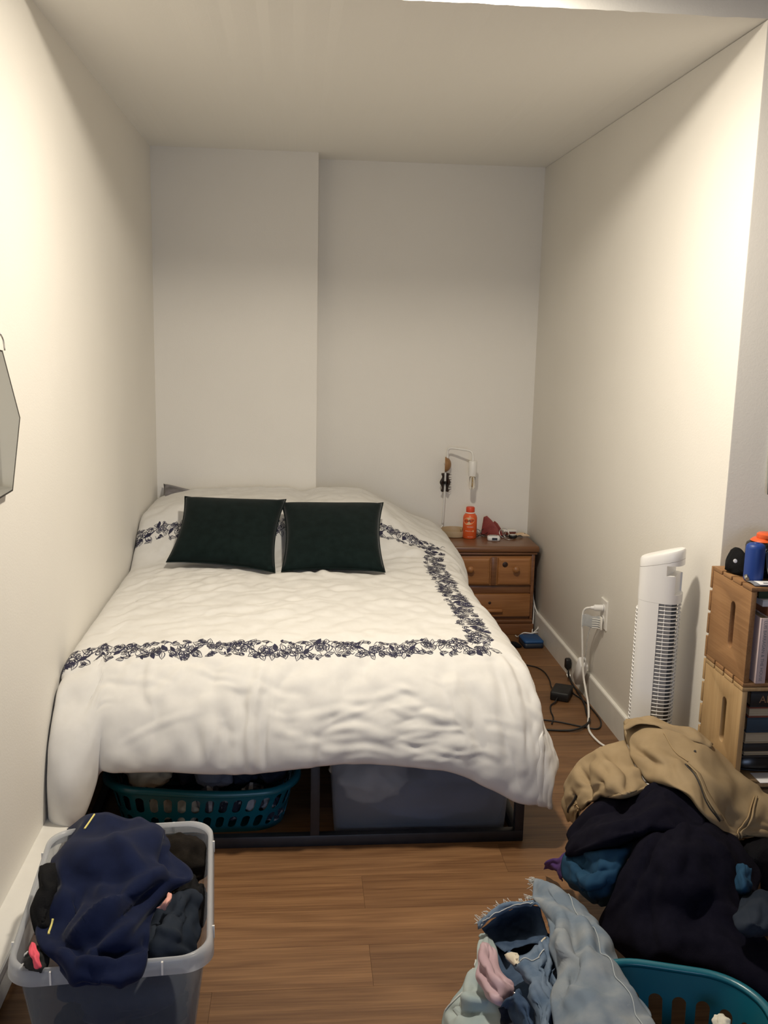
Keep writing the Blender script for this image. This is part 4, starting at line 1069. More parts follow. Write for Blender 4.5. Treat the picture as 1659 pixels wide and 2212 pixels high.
M['floral'] = paint('dark_floral_cotton', (.02, .024, .045), .9, (.38, .37, .38), 26, lo=.55, hi=.6)
M['beige_cotton'] = paint('beige_cotton', (.62, .57, .49), .9, (.66, .61, .53), 10)

# under the bed, left: teal basket of laundry
basket('laundry_basket', 'teal plastic laundry basket of clothes under the bed', (-.300, 2.968, .0), .290, .200, .168, .03, [(.016, .070), (.076, .138)], 40, .036, .10, lambda u: .016*math.cos(4*PI*u))
wad('pillowcase', 'cream cotton cloth spilling over the left end of the basket under the bed', 'cloth', (-.465, 2.90, .175), (.085, .09, .085), M['cream'], 3)
wad('navy_shirt', 'navy cotton shirt beside the cream cloth in the under-bed basket', 'shirt', (-.36, 2.95, .170), (.07, .10, .07), M['navy_cotton'], 4)
wad('striped_shirt', 'grey blue striped shirt at the middle of the under-bed basket', 'shirt', (-.265, 2.885, .172), (.075, .08, .070), M['greyblue'], 5)
wad('grey_shirt', 'pale ribbed grey shirt right of the striped one in the under-bed basket', 'shirt', (-.17, 2.92, .165), (.07, .09, .065), M['slate'], 6)
wad('teal_shirt', 'dark cloth at the right end of the under-bed basket', 'shirt', (-.085, 2.94, .160), (.06, .09, .06), M['navy_cotton'], 12)
for k, (x, y, z, mt_, nm, lb) in enumerate(((-.50, 2.845, .08, 'navy_cotton', 'dark_sock', 'black sock behind the leftmost slots of the under-bed basket'),
        (-.42, 2.835, .075, 'beige_cotton', 'beige_shirt', 'beige cotton shirt seen through the left slots of the under-bed basket'), (-.345, 2.83, .065, 'cream', 'white_vest', 'white vest seen through the slots near the middle of the under-bed basket'),
        (-.275, 2.83, .095, 'stripe', 'striped_sock', 'black and white striped sock seen through the upper middle slots'), (-.205, 2.83, .07, 'floral', 'patterned_shirt', 'dark patterned shirt seen through the lower right slots'),
        (-.14, 2.835, .095, 'stripe', 'striped_scarf', 'striped scarf seen through the upper right slots'), (-.085, 2.85, .055, 'floral', 'floral_sock', 'dark and white sock at the right end behind the slots'))):
    wad(nm, lb, 'clothes', (x, y, z), (.045, .035, .055), M[mt_], 20+k)

# under the bed, right: clouded storage bin
bn = thing('storage_bin', 'large clouded plastic storage bin under the right side of the bed', 'bin', (.388, 3.02, 0))
sec = []
for z, i in ((.004, .018), (.006, .014), (.28, 0)): sec.append(rrect(.388, 3.02, .286-i, .275-i, .035, z, 6))
for z, i in ((.28, .004), (.010, .018)): sec.append(rrect(.388, 3.02, .286-i, .275-i, .032, z, 6))
v, f = rings(sec); mesh('body', v, f, M['bin'], bn, True)
sec = [rrect(.388, 3.02, .290-i, .279-i, .035, z, 6) for z, i in ((.2805, .002), (.282, 0), (.298, 0), (.301, .004))]
v, f = rings(sec); mesh('lid', v, f, M['tub_rim'], bn, True)
wad('beige_blanket', 'beige blanket seen through the left half of the clouded bin', 'blanket', (.235, 2.90, .155), (.135, .13, .125), M['beige_cotton'], 51)
wad('grey_blanket', 'dark grey blanket folded at the top right of the clouded bin', 'blanket', (.515, 2.93, .185), (.145, .15, .09), M['greyblue'], 52)
wad('navy_blanket', 'navy cloth lying along the bottom of the clouded bin', 'blanket', (.43, 2.89, .06), (.22, .125, .06), M['blue_grey'], 53)

# clear tub at the lower left
TC = (-.385, 1.978); TR = .085
tub = thing('storage_tub', 'clear plastic tub overflowing with dark clothes beside the left wall', 'tub', (TC[0], TC[1], 0))
sec = []
for z, i in ((.003, .058), (.006, .052), (.02, .048), (.325, .010)): sec.append(rrect(TC[0], TC[1], .196-i, .272-i, .055, z, 8, TR))
for z, i in ((.325, .0125), (.022, .0505), (.009, .054)): sec.append(rrect(TC[0], TC[1], .196-i, .272-i, .053, z, 8, TR))
v, f = rings(sec); mesh('body', v, f, M['tub'], tub, True)
sec = [rrect(TC[0], TC[1], .196-i, .272-i, .062, z, 10, TR) for z, i in ((.3255, .011), (.332, .0095), (.335, .006), (.3345, .002), (.329, -.001), (.302, -.004), (.301, -.0025), (.326, .001), (.330, .004), (.3255, .0100))]
sec.append(sec[0]); v, f = rings(sec, cap=False); mesh('rim', v, f, M['tub_rim'], tub, True)
for dx, dy in ((-.11, -1), (.10, -1), (-.1, 1), (.1, 1), (-1, -.17), (-1, .17), (1, -.17), (1, .17)):
    lx, ly = (dx, dy*.2745) if abs(dy) == 1 else (dx*.1985, dy)
    hx_, hy_ = (.0018, .0025) if abs(dy) == 1 else (.0025, .0018)
    c_, s_n = math.cos(TR), math.sin(TR); px, py = TC[0]+c_*lx-s_n*ly, TC[1]+s_n*lx+c_*ly
    box('rib', (px-hx_, py-hy_, .303), (px+hx_, py+hy_, .331), M['white_print'], tub)
# garments in the tub
swt, P = fabric('navy_sweatshirt', [[(-0.569,2.275,0.300),(-0.505,2.244,0.350),(-0.455,2.223,0.370),(-0.397,2.211,0.375),(-0.353,2.214,0.370),(-0.331,2.227,0.320)],
  [(-0.552,2.099,0.345),(-0.514,2.115,0.370),(-0.452,2.073,0.395),(-0.388,2.066,0.400),(-0.322,2.064,0.390),(-0.291,2.088,0.340)],
  [(-0.541,1.992,0.345),(-0.494,1.959,0.375),(-0.437,1.924,0.400),(-0.366,1.913,0.410),(-0.298,1.942,0.390),(-0.238,1.995,0.345)],
  [(-0.519,1.886,0.345),(-0.479,1.854,0.375),(-0.428,1.836,0.385),(-0.364,1.817,0.395),(-0.312,1.870,0.370),(-0.276,1.941,0.335)],
  [(-0.530,1.823,0.345),(-0.472,1.782,0.360),(-0.418,1.742,0.375),(-0.371,1.732,0.375),(-0.327,1.759,0.360),(-0.301,1.825,0.335)],
  [(-0.502,1.753,0.340),(-0.447,1.712,0.355),(-0.403,1.691,0.360),(-0.364,1.692,0.360),(-0.325,1.718,0.350),(-0.298,1.746,0.335)],
  [(-0.460,1.700,0.338),(-0.428,1.666,0.345),(-0.394,1.648,0.350),(-0.359,1.646,0.350),(-0.325,1.656,0.345),(-0.298,1.716,0.338)],
  [(-0.460,1.708,0.320),(-0.429,1.669,0.322),(-0.395,1.651,0.325),(-0.360,1.643,0.325),(-0.325,1.651,0.322),(-0.307,1.689,0.318)]], M['navy_fleece'], None, 5, 16, 14, .006, zmin=None, amp=1.25, fold=[([(.27,.82),(.40,.66),(.52,.45),(.60,.28)],.014,.020),([(.30,.92),(.44,.75),(.55,.58),(.62,.40)],.013,-.016),([(.36,.95),(.50,.8),(.60,.65),(.66,.5)],.013,.016),([(.24,.10),(.30,.35),(.30,.6),(.27,.75)],.018,-.012),([(.36,.30),(.46,.26),(.54,.22)],.014,-.016),([(.70,.22),(.74,.45),(.76,.7),(.74,.95)],.014,.016),([(.66,.2),(.70,.45),(.71,.7),(.69,.95)],.012,-.014),([(.12,.5),(.20,.55),(.27,.68)],.016,.010),([(.1,.92),(.2,.84),(.28,.84)],.012,-.016)])
tag(swt, 'navy sweatshirt with thin yellow piping heaped on top of the clear tub', 'sweatshirt')
for u0, u1, v_ in ((.02, .10, .25), (.27, .42, .03), (.50, .60, .10)):
    pts = []
    for k in range(7):
        p, nn = on_grid(P, u0+(u1-u0)*k/6, v_); pts.append(tuple(p+nn*(.004 if nn[2] > 0 else -.004)))
    v, f = tube_geo(crv(pts, 3), .0024, 6); mesh('piping', v, f, M['yellow'], swt, True)
o, P = fabric('black_trousers', [[(-0.558,1.961,0.400),(-0.543,1.964,0.400),(-0.533,1.977,0.390)],
  [(-0.550,1.928,0.385),(-0.530,1.902,0.400),(-0.521,1.934,0.380)],
  [(-0.553,1.907,0.360),(-0.521,1.866,0.385),(-0.513,1.905,0.360)],
  [(-0.543,1.862,0.335),(-0.514,1.823,0.360),(-0.503,1.852,0.340)],
  [(-0.545,1.859,0.300),(-0.513,1.813,0.330),(-0.501,1.842,0.310)]], M['black_cotton'], None, 6, 12, 9, .008, zmin=None)
tag(o, 'black strap of folded trousers standing at the left rim of the clear tub', 'trousers')
wad('brown_fleece', 'dark brown fleece bundle at the back right of the clear tub', 'sweater', (-.285, 2.165, .272), (.078, .085, .07), M['brown_fleece'], 61, folds=.8)
wad('black_shirt', 'black shirt along the right side of the clear tub', 'shirt', (-.245, 1.99, .258), (.045, .12, .055), M['black_cotton'], 62)
o, P = fabric('slate_jeans', [[(-0.306,1.989,0.300),(-0.274,1.957,0.330),(-0.245,1.990,0.320),(-0.225,1.991,0.290)],
  [(-0.311,1.921,0.310),(-0.271,1.882,0.345),(-0.239,1.896,0.340),(-0.211,1.929,0.290)],
  [(-0.323,1.841,0.320),(-0.281,1.817,0.345),(-0.244,1.823,0.345),(-0.204,1.863,0.290)],
  [(-0.322,1.794,0.315),(-0.283,1.763,0.335),(-0.242,1.768,0.335),(-0.204,1.816,0.290)],
  [(-0.311,1.763,0.300),(-0.271,1.739,0.310),(-0.237,1.759,0.300),(-0.210,1.800,0.280)]], M['slate'], None, 9, 12, 12, .005, zmin=None, amp=1.3, fold=[([(.1,.5),(.35,.55),(.6,.5)],.010,.012),([(.2,.8),(.45,.75),(.7,.8)],.010,-.012),([(.5,.2),(.65,.5),(.7,.8)],.010,.012),([(.3,.25),(.5,.3),(.75,.25)],.010,-.010)])
tag(o, 'slate blue denim bundle in the front right of the clear tub', 'jeans')
o, P = fabric('peach_blouse', [[(-0.289,1.854,0.356),(-0.274,1.847,0.375),(-0.270,1.876,0.380)],
  [(-0.281,1.841,0.360),(-0.266,1.832,0.380),(-0.261,1.865,0.378)],
  [(-0.282,1.858,0.355),(-0.267,1.851,0.370),(-0.260,1.871,0.370)]], M['peach'], None, 10, 9, 10, .003, zmin=None, amp=.7)
tag(o, 'peach cloth corner poking out under the navy sweatshirt', 'shirt')
pj, P = fabric('printed_shorts', [[(-0.541,1.759,0.325),(-0.529,1.764,0.340),(-0.509,1.765,0.340),(-0.495,1.760,0.330)],
  [(-0.534,1.733,0.325),(-0.512,1.711,0.345),(-0.494,1.710,0.350),(-0.480,1.723,0.330)],
  [(-0.527,1.712,0.320),(-0.504,1.693,0.335),(-0.484,1.692,0.335),(-0.474,1.712,0.320)]], paint('black_white_print', (.008, .008, .009), .8, (.7, .7, .7), 34, lo=.60, hi=.62, detail=1), None, 12, 11, 12, .004, zmin=None)
tag(pj, 'black shorts with white print in the front left corner of the clear tub', 'shorts')
o, P = fabric('coral_strap', [[(-0.524,1.743,0.352),(-0.518,1.743,0.356),(-0.511,1.745,0.352)],
  [(-0.514,1.711,0.358),(-0.503,1.704,0.365),(-0.498,1.713,0.358)],
  [(-0.502,1.691,0.356),(-0.494,1.685,0.362),(-0.490,1.696,0.354)],
  [(-0.493,1.685,0.346),(-0.487,1.680,0.350),(-0.486,1.686,0.345)]], M['coral'], None, 13, 9, 8, .003, zmin=None, amp=.5)
tag(o, 'coral red strap lying on the printed shorts in the tub', 'strap')
wad('blue_shirt', 'dark blue shirt seen through the front of the clear tub', 'shirt', (-.36, 1.83, .20), (.13, .085, .09), M['navy_fleece'], 63)
wad('grey_trousers', 'dark grey trousers seen low in the front right of the clear tub', 'trousers', (-.30, 1.86, .11), (.07, .08, .085), M['slate'], 64)
wad('black_sock', 'fuzzy black sock pressed against the front left of the clear tub', 'sock', (-.455, 1.79, .135), (.038, .03, .06), M['black_cotton'], 65)
wad('mixed_laundry', 'dark laundry packed in the bottom of the clear tub', 'clothes', (-.39, 2.07, .14), (.12, .15, .12), M['navy_cotton'], 66)

# ------------------------------------------------------------------ crates and what they hold
CX0, CX1, CY0, CY1 = 1.232, 1.690, 2.432, 2.690
def crate(name, label, z0, mat, seed, th=.285):
    c = thing(name, label, 'crate', ((CX0+CX1)/2, (CY0+CY1)/2, z0)); t = .016; e = .012
    for x0 in (CX0, CX1-t):
        o = box('end_panel', (x0, CY0, z0+e), (x0+t, CY1-e, z0+th-e), mat, c, .002)
        sec = [[(x, p[0], p[1]) for p in rrect((CY0+CY1)/2-.026, z0+th*.5+.006, .014, .068, .0138, 0, 6)] for x in (x0-.01, x0+t+.01)]
        cut(o, [rings(sec)])
        bevel(o, .0022, 2, .9)
    def run(n, lo, hi, mk):
        w_ = (hi-lo)/n
        for k in range(n): mk(lo+k*w_+(.0045 if k else 0), lo+(k+1)*w_-(.0045 if k < n-1 else 0))
    run(4, CY0, CY1-e, lambda a, b: box('slat', (CX0-.001, a, z0+th-e+.0004), (CX1+.001, b, z0+th), mat, c, .0015))
    run(4, CY0, CY1-e, lambda a, b: box('slat', (CX0-.001, a, z0), (CX1+.001, b, z0+e-.0004), mat, c, .0015))
    run(4, z0+.002, z0+th-.002, lambda a, b: box('slat', (CX0-.002, CY1-e+.0004, a), (CX1+.001, CY1, b), mat, c, .0015))
    return c
crate('wooden_crate', 'amber wooden crate on top of the crate stack at the right edge', .606, M['crate_amber'], 1)
crate('wooden_crate', 'pale wooden crate under the amber one, holding a pile of books', .319, M['crate_pale'], 2)
crate('wooden_crate', 'bottom wooden crate on the floor mostly hidden by the khaki trousers', .032, M['crate_pale'], 3)
box('riser', (CX0+.03, CY0+.02, 0), (CX1-.03, CY1-.02, .0315), M['crate_pale'], None, .003)
tag(bpy.data.objects['riser'], 'thin board on the floor under the crate stack', 'board')
def book(name, label, lo, hi, cover, spine='front', group=None, pages=None, t=.003):
    """closed book as cover boards, spine and page block; spine: which side carries it"""
    b = thing(name, label, 'book', ((lo[0]+hi[0])/2, (lo[1]+hi[1])/2, lo[2]), group)
    dx, dy, dz = (hi[i]-lo[i] for i in range(3)); k = [dx, dy, dz].index(min(dx, dy, dz))
    a0, a1 = list(lo), list(hi); a1[k] = lo[k]+t; box('cover', a0, a1, cover, b, .0008)
    a0, a1 = list(lo), list(hi); a0[k] = hi[k]-t; box('cover', a0, a1, cover, b, .0008)
    a0, a1 = list(lo), list(hi); a0[k] += t+.0001; a1[k] -= t+.0001
    p0, p1 = list(a0), list(a1)
    if spine == 'front': a1[1] = lo[1]+t; p0[1] = lo[1]+t+.0002; p1[1] -= .003; p0[0 if k else 2] += .003; p1[0 if k else 2] -= .003
    else: a0[1] = hi[1]-t; p1[1] = hi[1]-t-.0002; p0[1] += .003; p0[0 if k else 2] += .003; p1[0 if k else 2] -= .003
    box('spine', a0, a1, cover, b, .0006); box('page_block', p0, p1, pages or M['pages'], b)
    return b
def flat_text(txt, size, o, ux, uy, mat, par, name='lettering'):
    v, f = font_mesh(txt, size); ux, uy, o = Vector(ux), Vector(uy), Vector(o)
    return mesh(name, [o+ux*p[0]+uy*p[1] for p in v], f, mat, par)
b = book('book', 'pale pink book standing upright in the amber crate', (1.262, 2.424, .6185), (1.290, 2.60, .806), M['pinkbook'])
flat_text('LUIS BARRAGAN & THE HOUSE', .0125, (1.2755, 2.4238, .712), (0, 0, -1), (1, 0, 0), M['paper_grey'], b)
book('book', 'orange brown art book standing behind the pink one in the amber crate', (1.293, 2.455, .6185), (1.345, 2.66, .83), M['book_orange'])
b = thing('notepad', 'white notepad lying on top of the orange brown book', 'notepad', (1.33, 2.52, .831))
box('pad', (1.275, 2.450, .831), (1.42, 2.60, .848), M['paper'], b, .002); box('backing', (1.275, 2.450, .8485), (1.42, 2.60, .851), M['white_print'], b, .001)
book('book', 'dark green book lying at the top of the amber crate', (1.268, 2.462, .8515), (1.44, 2.64, .876), M['green_dark'])
y0 = 2.440; zb = .331
bgz = [(.3985, .410, 'book_tan', 'thin cream book under the black bound one in the pale crate', (1.257, 1.47)), (.4105, .434, 'book_black', 'black bound book fourth from the top of the pile', (1.254, 1.45)),
       (.4345, .466, 'book_tan', 'thick tan book in the middle of the book pile', (1.256, 1.46)), (.4665, .511, 'book_blue', 'dark blue book second below the black one with letters', (1.258, 1.48)),
       (.5115, .542, 'book_red', 'book with red brown covers and cream pages just under the top book', (1.260, 1.47)), (.5425, .588, 'book_black', 'thick black book with silver letters on top of the pile', (1.262, 1.49))]
for z0, z1, mt_, lb, (xa, xb) in bgz:
    b = book('book', lb, (xa, y0, z0), (xb, y0+.19, z1), M[mt_], 'front' if mt_ in ('book_blue', 'book_black') else 'back', 'books piled in the pale crate', None, .004)
    if z1 > .58: flat_text('ALL', .030, (1.312, y0-.0004, .5645), (1, 0, 0), (0, 0, 1), M['silver'], b)
sh = thing('black_shoe', 'black leather shoe under the pile of books in the pale crate', 'shoe', (1.33, 2.52, .3315))
sec = []
for x, w_, h_ in ((1.252, .012, .016), (1.262, .028, .036), (1.285, .040, .054), (1.32, .046, .064), (1.37, .046, .062), (1.43, .044, .055), (1.49, .042, .05), (1.52, .02, .04)):
    sec.append([(x, 2.52+w_*math.cos(a), .3375+max(0, h_*math.sin(a))*(.97)) for a in np.linspace(-.15, PI+.15, 15)])
v, f = rings(sec); mesh('upper', v, f, M['black_gloss'], sh, True)
sec = [[(1.385+.140*math.cos(a)*(1-i), 2.52+.05*math.sin(a)*(1-i), z) for a in np.linspace(0, 2*PI, 32, endpoint=False)] for z, i in ((.3315, .02), (.332, 0), (.337, 0))]
v, f = rings(sec); mesh('sole', v, f, M['black_rubber'], sh, True)
tray = tag(box('book_board', (1.250, 2.436, .3935), (1.50, 2.64, .398), M['book_black'], None, .001), 'thin dark board carrying the book pile above the black shoe', 'board')
tag(box('white_card', (1.295, 2.404, .3315), (1.37, 2.466, .3325), M['paper'], None), 'white card sticking out at the bottom of the pale crate', 'card')

# on the crate
ZT2 = .8913
cp = thing('baseball_cap', 'black cap with a small oval badge on the amber crate', 'cap', (1.295, 2.60, ZT2))
P = []
for i in range(15):
    u = i/14; e_ = math.sqrt(max(.0, 1-abs(2*u-1)**3)); row = []
    hh = (.046+.026*math.exp(-((u-.22)/.16)**2)-.010*math.exp(-((u-.55)/.15)**2))*max(.12, e_)
    for j in range(17):
        a = PI*j/16; row.append((1.243+.112*u-.010*math.sin(a)*(1-u), 2.602-.056*math.cos(a)*max(.25, e_), ZT2+.0035+hh*math.sin(a)**.8))
    P.append(row)
v, f = sheet_geo(cloth(resample(np.array(P), 22, 26), [dict(g=(1.06, 1.06), it=30, bend=.05, bs=(2,), anchor=.06, noise=.003, ns=2)], 3, ZT2+.002), .004); mesh('crown', v, f, M['black_cotton'], cp, True)
P = [[(1.250+.075*u-.004, 2.545-.045*math.sin(PI*(.1+.8*u))*w_, ZT2+.014+.010*w_-.010*(1-w_)*0) for w_ in np.linspace(0, 1, 7)] for u in np.linspace(0, 1, 11)]
v, f = sheet_geo(np.array(P), .005, 2); mesh('brim', v, f, M['black_cotton'], cp, True)
lathe('badge', (1.230,2.542,0.939), [(0, 0), (.006, 0), (.005, .0015), (0, .002)], M['paper'], cp, 16, (0, -1, .35))
sp = thing('blue_bottle', 'blue cylindrical bottle standing on the amber crate', 'bottle', (1.268, 2.505, ZT2))
lathe('body', (1.268, 2.505, ZT2), [(0, 0), (.022, 0), (.0255, .004), (.0265, .010), (.0265, .094), (.0245, .102), (.019, .1065), (.012, .108), (0, .108)], M['bottle_blue'], sp, 40)
lathe('top_ring', (1.268, 2.505, ZT2+.1083), [(0, 0), (.0085, 0), (.0075, .0012), (0, .0012)], M['bottle_blue'], sp, 24)
jar = thing('black_jar', 'black jar with an orange screw lid behind the blue bottle', 'jar', (1.325, 2.575, ZT2))
lathe('body', (1.325, 2.575, ZT2), [(0, 0), (.046, 0), (.048, .004), (.048, .084), (.046, .092), (.034, .100), (0, .100)], M['black_gloss'], jar, 40)
lathe('shoulder', (1.325, 2.575, ZT2+.1002), [(0, 0), (.037, 0), (.034, .003), (.028, .008), (0, .008)], M['orange'], jar, 36)
lathe('lid', (1.331, 2.570, ZT2+.1084), [(0, 0), (.028, 0), (.029, .003), (.028, .012), (.024, .015), (0, .015)], M['orange'], jar, 12)
for k, (dx, dz) in enumerate(((-.012, .079), (.000, .082), (.010, .075))):
    a = math.atan2(-2.575, -1.325)+dx/.048+.10
    v = [(1.325+.0486*math.cos(a+p/.048), 2.575+.0486*math.sin(a+p/.048), ZT2+dz+q) for p, q in ((-.004, -.004), (.003, -.005), (.004, .004), (-.003, .005))]
    mesh('mark', v, [(0, 1, 2, 3)], M['white_print'], jar)
o, P = fabric('camouflage_cloth', [[(1.300, 2.478, ZT2+.004), (1.315, 2.465, ZT2+.004), (1.36, 2.46, ZT2+.004)], [(1.298, 2.492, ZT2+.040), (1.318, 2.478, ZT2+.044), (1.36, 2.475, ZT2+.04)],
    [(1.297, 2.508, ZT2+.080), (1.320, 2.495, ZT2+.078), (1.36, 2.49, ZT2+.07)], [(1.315, 2.52, ZT2+.076), (1.335, 2.51, ZT2+.074), (1.37, 2.505, ZT2+.066)]], M['camo'], None, 3, 12, 12, .004, zmin=ZT2+.003)
tag(o, 'grey and cream patterned cloth right of the blue bottle', 'cloth')
wad('green_cloth', 'small green cloth at the right edge above the patterned one', 'cloth', (1.350, 2.52, ZT2+.100), (.035, .028, .020), M['green'], 71)
mg = thing('magazine', 'folded white and dark magazine lying on the front of the amber crate', 'magazine', (1.31, 2.462, ZT2))
P = [[(1.243+.15*u, 2.440+.052*w_-.01*u, ZT2+.0028+.003*math.sin(PI*w_)) for w_ in np.linspace(0, 1, 5)] for u in np.linspace(0, 1, 9)]
v, f = sheet_geo(np.array(P), .003); mesh('cover_sheet', v, f, M['paper_grey'], mg, True)
P = [[(1.256+.14*u, 2.436+.040*w_-.01*u, ZT2+.0064+.0015*math.sin(PI*w_)) for w_ in np.linspace(0, 1, 5)] for u in np.linspace(0, 1, 9)]
v, f = sheet_geo(np.array(P), .002); mesh('page', v, f, M['paper'], mg, True)
for k in range(5):
    xx = 1.268+k*.022; g = G().box((xx, 2.442+.004*(k % 2), ZT2+.0092), (xx+.014, 2.446+.004*(k % 2), ZT2+.0096)); g.obj('print_line', M['paper_grey'], mg)
lathe('steel_nut', (1.244, 2.498, ZT2+.0055), [(0, 0), (.0095, 0), (.0105, .002), (.0105, .009), (.008, .011), (0, .011)], M['metal'], None, 10, (.6, -.6, .45))
tag(bpy.data.objects['steel_nut'], 'small steel fitting between the black cap and the blue bottle', 'fitting')
bpy.data.objects['steel_nut'].location.z += .004

# ------------------------------------------------------------------ mirror and poster
mr = thing('wall_mirror', 'frameless angular mirror with a thin dark edge on the left wall', 'mirror', (XL+.02, 2.30, 1.31))
pol = [(-0.706,2.389,1.491), (-0.706,2.508,1.320), (-0.706,2.415,1.147), (-0.706,2.082,1.142), (-0.706,1.794,1.211), (-0.706,1.605,1.319), (-0.706,1.605,1.416), (-0.706,1.801,1.491), (-0.706,2.090,1.517)]
k = len(pol); ctr = [sum(p[i] for p in pol)/k for i in range(3)]
v = [(p[0], p[1], p[2]) for p in pol]+[(p[0]-.005, p[1], p[2]) for p in pol]
mesh('backing', v, [tuple(range(k)), tuple(reversed(range(k, 2*k)))]+[(i, (i+1) % k, k+(i+1) % k, k+i) for i in range(k)], M['mirror_edge'], mr)
v = [(p[0]+.0008, ctr[1]+(p[1]-ctr[1])*.975, ctr[2]+(p[2]-ctr[2])*.975) for p in pol]
mesh('mirror_face', v, [tuple(range(k))], M['mirror'], mr)
for yy in (2.18, 2.40):
    lathe('standoff', (XL+.0006, yy, 1.30), [(0, 0), (.012, 0), (.012, .0135), (0, .0135)], M['metal'], mr, 12, (1, 0, 0))
tube('hanger', [(-.712, 2.425, 1.49), (-.716, 2.43, 1.515), (-.718, 2.415, 1.53)], .002, M['metal'], mr, 6, 4)
P = []
for i in range(9):
    u = i/8; P.append([(1.383+.40*u, YO-.004-.022*math.exp(-u/.06)*math.exp(-w_/.10)-.002*(1-w_), 1.105+.62*w_) for w_ in np.linspace(0, 1, 14)])
v, f = sheet_geo(np.array(P), .0015); o = mesh('poster', v, f, M['poster'], None, True)
tag(o, 'grey green poster with a curling corner on the wall above the crates', 'poster')

# ------------------------------------------------------------------ laundry on the right
basket('laundry_basket', 'teal plastic laundry basket at the lower right under the heap of clothes', (.674, 1.408, .0), .172, .292, .290, -.30, [(.03, .13), (.145, .245)], 34, .045, .115)
wad('brown_shirt', 'brown cotton shirt lying inside the lower right teal basket', 'shirt', (.735, 1.455, .180), (.110, .14, .085), M['brown_cotton'], 81, folds=.7)
wad('white_sock', 'white sock on the brown shirt in the lower right basket', 'sock', (0.813,1.561,0.262), (.018, .022, .018), M['cream'], 82)
wad('dark_laundry', 'dark laundry filling the near end of the lower right basket', 'clothes', (.63, 1.32, .13), (.09, .12, .10), M['black_cotton'], 83)
# khaki trousers thrown over the heap
kh = thing('khaki_trousers', 'khaki cotton trousers thrown over the top of the clothes heap', 'trousers', (1.15, 2.5, 0))
KL = [dict(g=(1.12, 1.12), it=50, bend=.0, bs=(2,), shear=.1, anchor=.03, noise=.012, ns=1), dict(up=1, g=(1.07, 1.07), it=30, bend=.05, bs=(2,), shear=.15, anchor=.025, noise=.002, ns=2), dict(up=1, g=(1.035, 1.035), it=16, bend=.1, shear=.2, anchor=.015, noise=.0006, ns=3, sm=2)]
o, PR = fabric('leg', [[(0.996,2.665,0.340),(1.045,2.596,0.370),(1.120,2.570,0.370),(1.210,2.527,0.340),(1.279,2.430,0.310),(1.330,2.402,0.275),(1.389,2.367,0.250)],
  [(0.964,2.600,0.435),(1.015,2.548,0.452),(1.079,2.501,0.450),(1.170,2.450,0.415),(1.264,2.403,0.335),(1.312,2.372,0.305),(1.373,2.343,0.280)],
  [(0.935,2.504,0.420),(0.971,2.394,0.455),(1.037,2.347,0.455),(1.098,2.286,0.420),(1.172,2.267,0.345),(1.261,2.281,0.295),(1.332,2.262,0.270)],
  [(0.926,2.397,0.400),(0.962,2.316,0.435),(1.008,2.249,0.440),(1.049,2.198,0.400),(1.126,2.217,0.320),(1.249,2.263,0.265),(1.362,2.307,0.210)],
  [(0.945,2.336,0.375),(0.955,2.244,0.415),(0.994,2.171,0.410),(1.029,2.145,0.370),(1.110,2.190,0.300),(1.239,2.259,0.250),(1.360,2.301,0.200)],
  [(0.998,2.459,0.320),(1.008,2.363,0.360),(1.054,2.296,0.350),(1.090,2.269,0.310),(1.173,2.309,0.240),(1.297,2.365,0.200),(1.423,2.411,0.150)]], M['khaki'], kh, 21, 16, 18, .004, KL, fold=[([(.42,.02),(.50,.08),(.58,.14)],.010,-.014),([(.46,.12),(.55,.2),(.66,.22)],.010,.010),([(.25,.45),(.35,.42)],.014,.006),([(.45,.76),(.6,.70)],.010,.008),([(.5,.62),(.62,.66)],.010,-.008),([(.62,.72),(.68,.78),(.72,.86)],.012,.007),([(.5,.3),(.6,.28),(.7,.32)],.012,.007)])
o, PL_ = fabric('leg', [[(0.987,2.644,0.330),(0.908,2.619,0.310),(0.866,2.649,0.270),(0.840,2.694,0.200),(0.828,2.691,0.140),(0.845,2.687,0.080)],
  [(0.943,2.529,0.400),(0.871,2.515,0.385),(0.827,2.535,0.345),(0.795,2.569,0.270),(0.791,2.596,0.190),(0.809,2.600,0.120)],
  [(0.926,2.397,0.400),(0.853,2.361,0.405),(0.811,2.405,0.360),(0.796,2.471,0.290),(0.790,2.524,0.220),(0.808,2.564,0.140)],
  [(0.930,2.321,0.385),(0.846,2.263,0.400),(0.817,2.339,0.360),(0.801,2.410,0.300),(0.791,2.468,0.235),(0.806,2.526,0.150)],
  [(0.952,2.319,0.370),(0.851,2.256,0.375),(0.820,2.345,0.330),(0.807,2.408,0.280),(0.802,2.469,0.220),(0.810,2.528,0.140)],
  [(1.006,2.450,0.310),(0.904,2.397,0.310),(0.866,2.477,0.270),(0.853,2.541,0.220),(0.845,2.594,0.160),(0.843,2.629,0.090)]], M['khaki'], kh, 22, 16, 16, .004, KL, amp=1.5, fold=[([(.2,.45),(.4,.5),(.62,.55)],.012,-.022),([(.3,.35),(.5,.3),(.66,.35)],.014,.016),([(.3,.15),(.5,.12),(.64,.2)],.012,-.014),([(.35,.66),(.5,.74)],.010,-.016),([(.25,.25),(.4,.22),(.55,.26)],.012,.010)])
o, PW = fabric('waistband', [[(0.921,2.480,0.445),(0.930,2.495,0.455),(0.981,2.497,0.470),(1.033,2.456,0.470),(1.100,2.419,0.455),(1.144,2.418,0.430)],
  [(0.935,2.516,0.450),(0.944,2.537,0.462),(0.988,2.511,0.478),(1.045,2.481,0.476),(1.110,2.438,0.460),(1.151,2.425,0.435)],
  [(0.961,2.582,0.440),(0.968,2.592,0.450),(1.012,2.563,0.466),(1.068,2.528,0.464),(1.133,2.481,0.448),(1.175,2.463,0.420)]], M['khaki'], kh, 23, 8, 16, .004, L1[:2], amp=.3)
